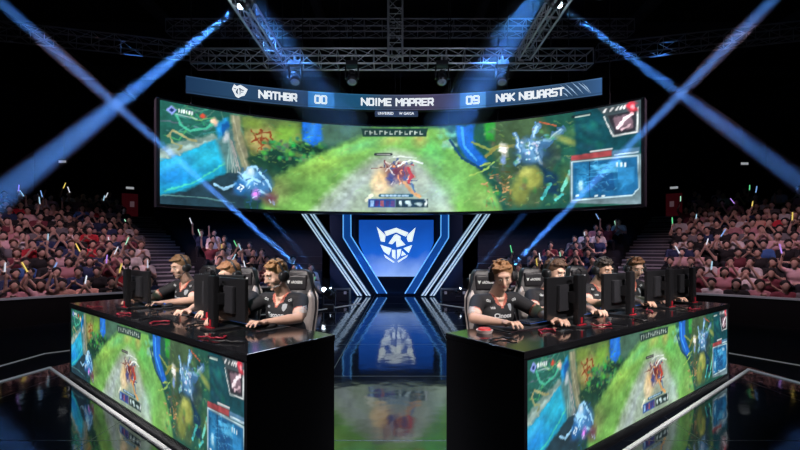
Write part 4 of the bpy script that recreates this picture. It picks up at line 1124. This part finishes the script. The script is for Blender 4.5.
    for s in (-1, 1):
        a_, b_ = T(s*.088, -.008, -.004), T(s*.118, -.008, -.004)
        bm = BM(); frus(bm, a_, .045, a_.lerp(b_, .4), .048, 20); frus(bm, a_.lerp(b_, .4), .048, b_, .036, 20); c_ = obj('ear_cup', bm, HSB, hsx, True)
        bm = BM(); frus(bm, T(s*.072, -.008, -.004), .040, a_, .045, 20); obj('ear_cushion', bm, HSP, c_, True)
    bm = BM(); tube(bm, [T(-.105, .01, -.03), T(-.098, .06, -.06), T(-.060, .104, -.066), T(-.035, .112, -.062)], .004, 6); ball(bm, T(-.032, .113, -.061), .009, None, 10); obj('microphone', bm, HSB, hsx)
    return P_

def seat(D, t_, d, **k):
    """t_ metres along the rear edge from the near end, d metres behind it"""
    base = D.w(t_, D.D+d, 0); return (base.x, base.y)
YL, YR = DL.yaw(), DR.yaw()
PL = [
 (DL, .86, .24, 'blond player seated nearest on the left desk in a black jersey', (-16, 16, 0), ((-.20, .46), (.22, .50)), (.36, .20, .09), (-.5, .3, .1), 1, .0, SKIN, False, .0, 'Tscoon'),
 (DL, 1.52, .20, 'ginger player half hidden behind the nearest left monitor in a black jersey', (-10, 14, 0), ((-.14, .42), (.16, .44)), (.32, .15, .07), (.3, .3, .0), 2, .0, SKIN, False, -.02, 'Tscoon'),
 (DL, 2.62, .24, 'brown-haired player seated farthest on the left desk in a black jersey', (-6, 12, 0), ((-.18, .46), (.22, .48)), (.22, .12, .055), (.2, .3, .1), 3, .0, SKIN, False, .02, 'Tscoon'),
 (DR, .75, .24, 'fair-haired player seated nearest on the right desk in a black jersey', (-30, 24, 4), ((-.20, .52), (.22, .46)), (.34, .17, .075), (.5, .4, .2), 4, .02, SKIN, False, .0, 'Cinoos'),
 (DR, 1.46, .22, 'dark-haired player second from the near end of the right desk in a black jersey', (10, 14, 0), ((-.16, .44), (.18, .44)), (.09, .045, .025), (-.3, .4, .1), 5, .0, SKIN, False, .0, 'Cinoos'),
 (DR, 2.38, .24, 'black-haired bearded player third along the right desk in a black jersey', (-4, 14, 0), ((-.18, .45), (.20, .46)), (.035, .025, .02), (.2, .2, .0), 6, .0, SKIN2, True, .0, 'Cinoos'),
 (DR, 3.06, .22, 'brown-haired player seated farthest on the right desk in a black jersey', (-22, 18, 0), ((-.18, .46), (.20, .46)), (.22, .10, .045), (.3, .3, .1), 7, .0, SKIN, False, .0, 'Cinoos'),
]
CHN = ['behind the blond player, left desk near end', 'behind the ginger player, left desk', 'behind the brown-haired player, left desk far end',
       'behind the fair-haired player, right desk near end', 'behind the dark-haired player, second along the right desk', 'behind the bearded player, third along the right desk', 'behind the brown-haired player, right desk far end']
chair0 = None
for i, (D, t_, d, lab, hd, hands, hc, st, seed, lean, sk, beard, zs, chest) in enumerate(PL):
    pos = seat(D, t_, d); tw = math.radians(14) if D is DL else math.radians(-14)
    player(pos, D.yaw()+tw, lab, hd, hands, hc, st, seed, lean, sk, beard, zs, chest)
    cp = seat(D, t_+(.15 if i != 1 else .32), d+.03); tc_ = tw*1.6 if i != 1 else .5; lb = 'black and pale racing chair ' + CHN[i]
    if chair0 is None: chair0 = gaming_chair(cp, D.yaw()+tc_, lb); chair0.scale = (.92, .92, .97)
    else:
        c = chair0.copy(); C.objects.link(c); c.location = (cp[0], cp[1], 0); c.rotation_euler = (0, 0, D.yaw()+tc_); c['label'] = lb
        for ch in list(chair0.children):
            k = ch.copy(); C.objects.link(k); k.parent = c
            for g in ch.children:
                m_ = g.copy(); C.objects.link(m_); m_.parent = k
who = ['blond player', 'ginger player', 'far left player', 'fair-haired player', 'dark-haired player', 'bearded player', 'far right player']
MON = [(DL, .85, .33, 0), (DL, 1.24, .48, .3), (DL, 2.56, .33, 0), (DR, .98, .33, 0), (DR, 1.80, .33, 0), (DR, 2.62, .33, 0), (DR, 3.22, .33, 0)]
for i, (D, a, d, yw) in enumerate(MON):
    monitor(D, a, d, yw, f'black monitor seen from behind, in front of the {who[i]}')
for i, (D, t_, d, *_r) in enumerate(PL):
    sd = 'left' if D is DL else 'right'
    mousepad(D, t_, .515, f'dark cloth mat under the hands of the {who[i]}, {sd} desk')
    keyboard(D, t_+(.08 if D is DL else -.08)*(-1), .50, f'black keyboard on the {sd} desk under the hands of the {who[i]}')
    o = mouse(D, t_-.32 if D is DL else t_+.32, .52, f'small black mouse on the {sd} desk beside the {who[i]}'); o.location.z += .0

# cables, phones and small items on the desks
CBL = mat('cable_black', (.012, .012, .013), .5); CBR = mat('cable_red', (.30, .012, .03), .45)
rg = random.Random(11)
for D, n, sd in ((DL, 8, 'left'), (DR, 8, 'right')):
    for i in range(n):
        a = .22+i*(D.L-.55)/n+rg.uniform(-.05, .05); d = rg.uniform(.10, .2)
        nm = 'red' if i % 2 else 'black'
        pts = []; ang = rg.uniform(0, 6); x, y = a, d
        for k in range(9):
            x = min(max(x+math.cos(ang)*.045, .04), D.L-.06); y = min(max(y+math.sin(ang)*.035, .03), .30); ang += rg.uniform(-.9, 1.1)
            pts.append(D.w(x, y, .828+.006*(k % 2))-D.P0)
        bm = BM(); tube(bm, pts, .006, 6)
        o = obj('desk_cable', bm, CBR if i % 2 else CBL, None, True, loc=D.P0)
        tag(o, f'loose {nm} cable, {["nearest", "second", "third", "fourth", "fifth", "sixth", "seventh", "farthest"][i]} along the {sd} desk from its near end', 'cable', f'loose cables lying along the {sd} desk')
t = thing('drink_coaster', 'small round red dish at the near rear corner of the right desk', 'coaster', DR.w(.22, .50, .82))
bm = BM(); frus(bm, (0, 0, 0), .052, (0, 0, .022), .060, 28); obj('rim', bm, mat('dish_pale', (.55, .42, .40), .4), t)
bm = BM(); frus(bm, (0, 0, .0225), .050, (0, 0, .034), .040, 28); obj('red_centre', bm, mat('dish_red', (.60, .05, .05), .35), t)
for D, a, d, lb in ((DR, 1.24, .09, 'dark phone lying flat near the front edge of the right desk'), (DL, 1.75, .1, 'dark phone lying flat near the front edge of the left desk')):
    t = thing('mobile_phone', lb, 'phone', D.w(a, d, .8202), D.yaw()+.4)
    bm = BM(); box(bm, (0, 0, .0045), (.075, .15, .009), bevel=.003); obj('phone_body', bm, KEYM, t)
    bm = BM(); box(bm, (0, 0, .0093), (.068, .14, .0008)); obj('phone_screen', bm, GLOSS, t)

# ================================================================ THE CROWD
rg = random.Random(77)
CSK = mat('crowd_skin', (.62, .40, .32), .7); CTR = mat('crowd_trousers', (.02, .02, .03), .9)
CHR = mat('crowd_hair', (.012, .010, .010), .8); CHR2 = mat('crowd_hair_brown', (.07, .035, .02), .8)
cs = bpy.data.materials.new('crowd_shirt'); cs.use_nodes = True; nt = cs.node_tree; b = nt.nodes['Principled BSDF']; b.inputs['Roughness'].default_value = .85
oi = nt.nodes.new('ShaderNodeObjectInfo'); nt.links.new(oi.outputs['Color'], b.inputs['Base Color'])
def crowd_mesh(pose, seed):
    """seated figure, hips on the step at z = 0, feet at z = -.42, facing +Y"""
    r = random.Random(seed); W = r.uniform(.92, 1.08); lean = r.uniform(-.02, .10); tx = r.uniform(-.04, .04)
    sh = []                                     # (shape, material slot)
    A = lambda s, m: sh.append((s, m))
    CHT_ = V((tx*.5, .02+lean*.6, .36)); N = V((tx, .03+lean, .53)); H = V((tx+r.uniform(-.02, .02), .07+lean, .665))
    A(('B', (0, 0, .09), (.17*W, .13, .10), None), 2); A(('B', (0, .01+lean*.3, .22), (.155*W, .12, .15), None), 1); A(('B', CHT_, (.185*W, .125, .16), None), 1)
    A(('L', N+V((-.14*W, -.01, -.07)), .068, N+V((.14*W, -.01, -.07)), .068), 1); A(('L', N-V((0, 0, .03)), .055, H-V((0, .02, .06)), .05), 0)
    A(('B', H, (.078, .095, .11), None), 0); A(('B', H+V((0, .085, -.015)), (.016, .018, .022), None), 0); A(('B', H+V((0, .04, -.07)), (.05, .05, .04), None), 0)
    for s in (-1, 1): A(('B', H+V((s*.08, 0, -.005)), (.013, .02, .03), None), 0)
    tips = {}
    for s in (-1, 1):
        S_ = N+V((s*.18*W, -.01, -.08)); up = pose in (2, 3) if s > 0 else pose == 3
        if up: E = S_+V((s*.10, .10, .10+r.uniform(0, .1))); Wp = E+V((-s*.03+r.uniform(-.06, .06), .05, .24))
        elif pose == 1: E = S_+V((s*.06, .08, -.26)); Wp = V((s*.03, .27+lean, .40))
        elif pose == 4: E = S_+V((s*.04, .16, -.24)); Wp = V((s*.04+tx, .26+lean, .54))
        else: E = S_+V((s*.07, .06, -.27)); Wp = V((s*.10, .28, .17))
        M_ = S_.lerp(E, .55)
        A(('L', S_, .058, M_, .054), 1); A(('L', M_, .046, E, .040), 0); A(('L', E, .040, Wp, .030), 0)
        d = (Wp-E).normalized(); A(('L', Wp, .032, Wp+d*.07, .036), 0); A(('L', Wp+d*.07, .028, Wp+d*.13, .018), 0); A(('L', Wp+d*.03, .016, Wp+d*.07+V((-s*.045, 0, .01)), .012), 0)
        tips[s] = Wp+d*.06
        K = V((s*.13, .44, .10)); F = V((s*.14, .42, -.34))
        A(('L', (s*.09, .02, .09), .085, K, .066), 2); A(('L', K, .062, F, .045), 2); A(('L', F+V((0, -.01, -.04)), .040, F+V((0, .14, -.045)), .034), 2)
    me = fuse([s for s, m in sh], .024, 2)
    P_ = face_centres(me); best = np.full(len(P_), 1e9); mi = np.zeros(len(P_), dtype=np.int32)
    for s, m in sh:
        if s[0] == 'L':
            dd, tt = seg_dist(P_, s[1], s[3]); dd = dd-(s[2]*(1-tt)+s[4]*tt)
        else:
            r3 = np.array(s[2]); dd = (np.linalg.norm((P_-np.array(V(s[1])))/r3, axis=1)-1)*r3.min()
        k = dd < best; best[k] = dd[k]; mi[k] = m
    me.materials.clear()
    for m in (CSK, cs, CTR): me.materials.append(m)
    me.polygons.foreach_set('material_index', mi)
    long_ = seed % 3 == 0
    hs = [('B', H+V((0, -.018, .025)), (.093, .102, .100), None)]
    if long_: hs += [('B', H+V((0, -.045, -.07)), (.092, .062, .13), None)]
    # leave the face free
    hm = fuse(hs, .02, 1); hm.materials.clear(); hm.materials.append(CHR if seed % 4 else CHR2)
    return me, hm, tips, long_
VAR = []
for i in range(14): VAR.append((i % 5,)+crowd_mesh(i % 5, i+1))
SHIRTS = [('white', (.80, .74, .76)), ('pale pink', (.78, .50, .54)), ('black', (.015, .015, .018)), ('grey', (.20, .19, .21)), ('red', (.60, .03, .05)), ('navy', (.03, .05, .14)), ('blue', (.06, .16, .45)), ('rose', (.60, .28, .32)), ('maroon', (.20, .04, .06)), ('green', (.04, .25, .12)), ('peach', (.75, .42, .33))]
SW = [15, 9, 30, 15, 4, 14, 3, 8, 7, 1, 3]
POSE = ['hands in lap', 'clapping', 'one arm raised', 'both arms raised', 'hands at chin']
ORD = ['front', 'second', 'third', 'fourth', 'fifth', 'sixth', 'seventh', 'eighth', 'ninth', 'tenth', 'eleventh', 'twelfth', 'thirteenth', 'fourteenth', 'top']
NUM = ['first', 'second', 'third', 'fourth', 'fifth', 'sixth', 'seventh', 'eighth', 'ninth', 'tenth', 'eleventh', 'twelfth', 'thirteenth', 'fourteenth', 'fifteenth', 'sixteenth']
spots = []
for side, key, k, r, z, p, q_ in BANKS:
    rr = r+.36; step = .375/rr
    a = (q_ if key == 'in' else p); sgn = -1 if key == 'in' else 1; n = 0
    ph = (.26+.2*(k % 2))/rr
    while True:
        an = a+sgn*(ph+n*step)
        if (key == 'in' and an < p+.02) or (key == 'out' and an > q_): break
        n += 1
        x, y = rr*math.sin(side*an), rr*math.cos(side*an)
        px = 400+400*x/y; hz_ = z+1.15; py = 250-400*(hz_-1.4)/y
        if px < -22 or px > 822: continue
        if key == 'in':                      # the inner stands fall away towards the logo wall
            lim = 205+(px-150)*.34 if side < 0 else 205+(648-px)*.34
            if py < lim: continue
        elif py < (190 if side < 0 else 186)+(12 if rg.random() < .3 else 0): continue
        if rg.random() < .05: continue
        spots.append((math.hypot(x, y), side, key, k, n, x, y, z+.42, an))
spots.sort(key=lambda s: s[0])
STICKS = [('white', (.75, .9, 1.0)), ('green', (.15, .9, .35)), ('pale green', (.5, 1.0, .7)), ('yellow', (1.0, .75, .15)), ('blue', (.25, .5, 1.0)), ('violet', (.55, .3, 1.0)), ('white', (.85, .9, 1.0)), ('pale blue', (.5, .8, 1.0))]
rest = []; nst = 0
stick_mesh = {}
for i, (rad, side, key, k, n, x, y, z, an) in enumerate(spots):
    vi = rg.choice([0, 1, 4, 5, 6, 9, 10, 11]*4+[2, 7, 3, 8, 12, 13]); pose, me, hm, tips, lng = VAR[vi]
    sh = rg.choices(SHIRTS, SW)[0]
    if 0.42 < an < .62 and sh[0] == 'black' and rg.random() < .4: sh = SHIRTS[0]
    f = rg.uniform(.75, 1.1); col = (*[min(1, c*f) for c in sh[1]], 1)
    rz = math.atan2(x, y)*-1+PI+rg.uniform(-.25, .25)
    loc = (x+rg.uniform(-.03, .03), y+rg.uniform(-.03, .03), z-.005)
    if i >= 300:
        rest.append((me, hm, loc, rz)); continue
    hair = 'long' if lng else 'short'
    st = f'{"left" if side < 0 else "right"} {"inner" if key == "in" else "outer"} stand'
    lab = f'spectator, {sh[0]} shirt, {POSE[pose]}, {NUM[n-1]} from the aisle, {ORD[k]} row, {st}'
    o = bpy.data.objects.new('person', me); C.objects.link(o); o.location = loc; o.rotation_euler = (0, 0, rz); o.scale = (.9, .9, .9)
    o.color = col; tag(o, lab, 'person', 'spectators seated in the stands')
    h = bpy.data.objects.new('hair', hm); C.objects.link(h); h.parent = o
    hold = (pose in (2, 3) and rg.random() < .9) or (pose in (1, 4) and rg.random() < .13)
    if hold:
        cn, cc = STICKS[rg.randrange(len(STICKS))] if rg.random() < .9 else STICKS[3]
        if cn not in stick_mesh:
            bm = BM(); frus(bm, (0, 0, 0), .011, (0, 0, .08), .011, 10); hm_ = bpy.data.meshes.new('handle'); bm.to_mesh(hm_); bm.free(); hm_.materials.append(HB)
            bm = BM(); frus(bm, (0, 0, .08), .014, (0, 0, .28), .013, 10); ball(bm, (0, 0, .28), .014, None, 10); tm_ = bpy.data.meshes.new('light_tube'); bm.to_mesh(tm_); bm.free()
            tm_.materials.append(mat('stick_'+cn.replace(' ', '_'), (.1, .1, .1), .4, emit=cc, es=.85)); stick_mesh[cn] = (hm_, tm_)
        M_ = Matrix.Translation(loc) @ Matrix.Rotation(rz, 4, 'Z'); tp = M_ @ ((V(tips[1])+V((0, .012, 0)))*.9)
        g = thing('glow_stick', f'{cn} glow stick held by {NUM[n-1]} spectator from the aisle, {ORD[k]} row, {st}', 'glow stick', tp-V((0, 0, .06)), 0, 'glow sticks held up in the crowd')
        g.rotation_euler = (rg.uniform(-.35, .35), rg.uniform(-.5, .5), 0)
        for nm_, m_ in zip(('handle', 'light_tube'), stick_mesh[cn]):
            p_ = bpy.data.objects.new(nm_, m_); C.objects.link(p_); p_.parent = g
        nst += 1
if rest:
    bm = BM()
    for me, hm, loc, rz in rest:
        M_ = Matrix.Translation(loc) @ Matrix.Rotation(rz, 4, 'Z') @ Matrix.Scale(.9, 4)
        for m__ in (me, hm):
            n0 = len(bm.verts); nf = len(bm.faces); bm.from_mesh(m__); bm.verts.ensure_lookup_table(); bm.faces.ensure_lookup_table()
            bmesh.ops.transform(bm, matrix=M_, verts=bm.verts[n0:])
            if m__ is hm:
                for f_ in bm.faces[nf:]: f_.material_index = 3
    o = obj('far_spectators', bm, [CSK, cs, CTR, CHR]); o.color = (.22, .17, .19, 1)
    tag(o, 'farthest dim spectators crowded on the top rows of the stands', 'crowd', kind='stuff')
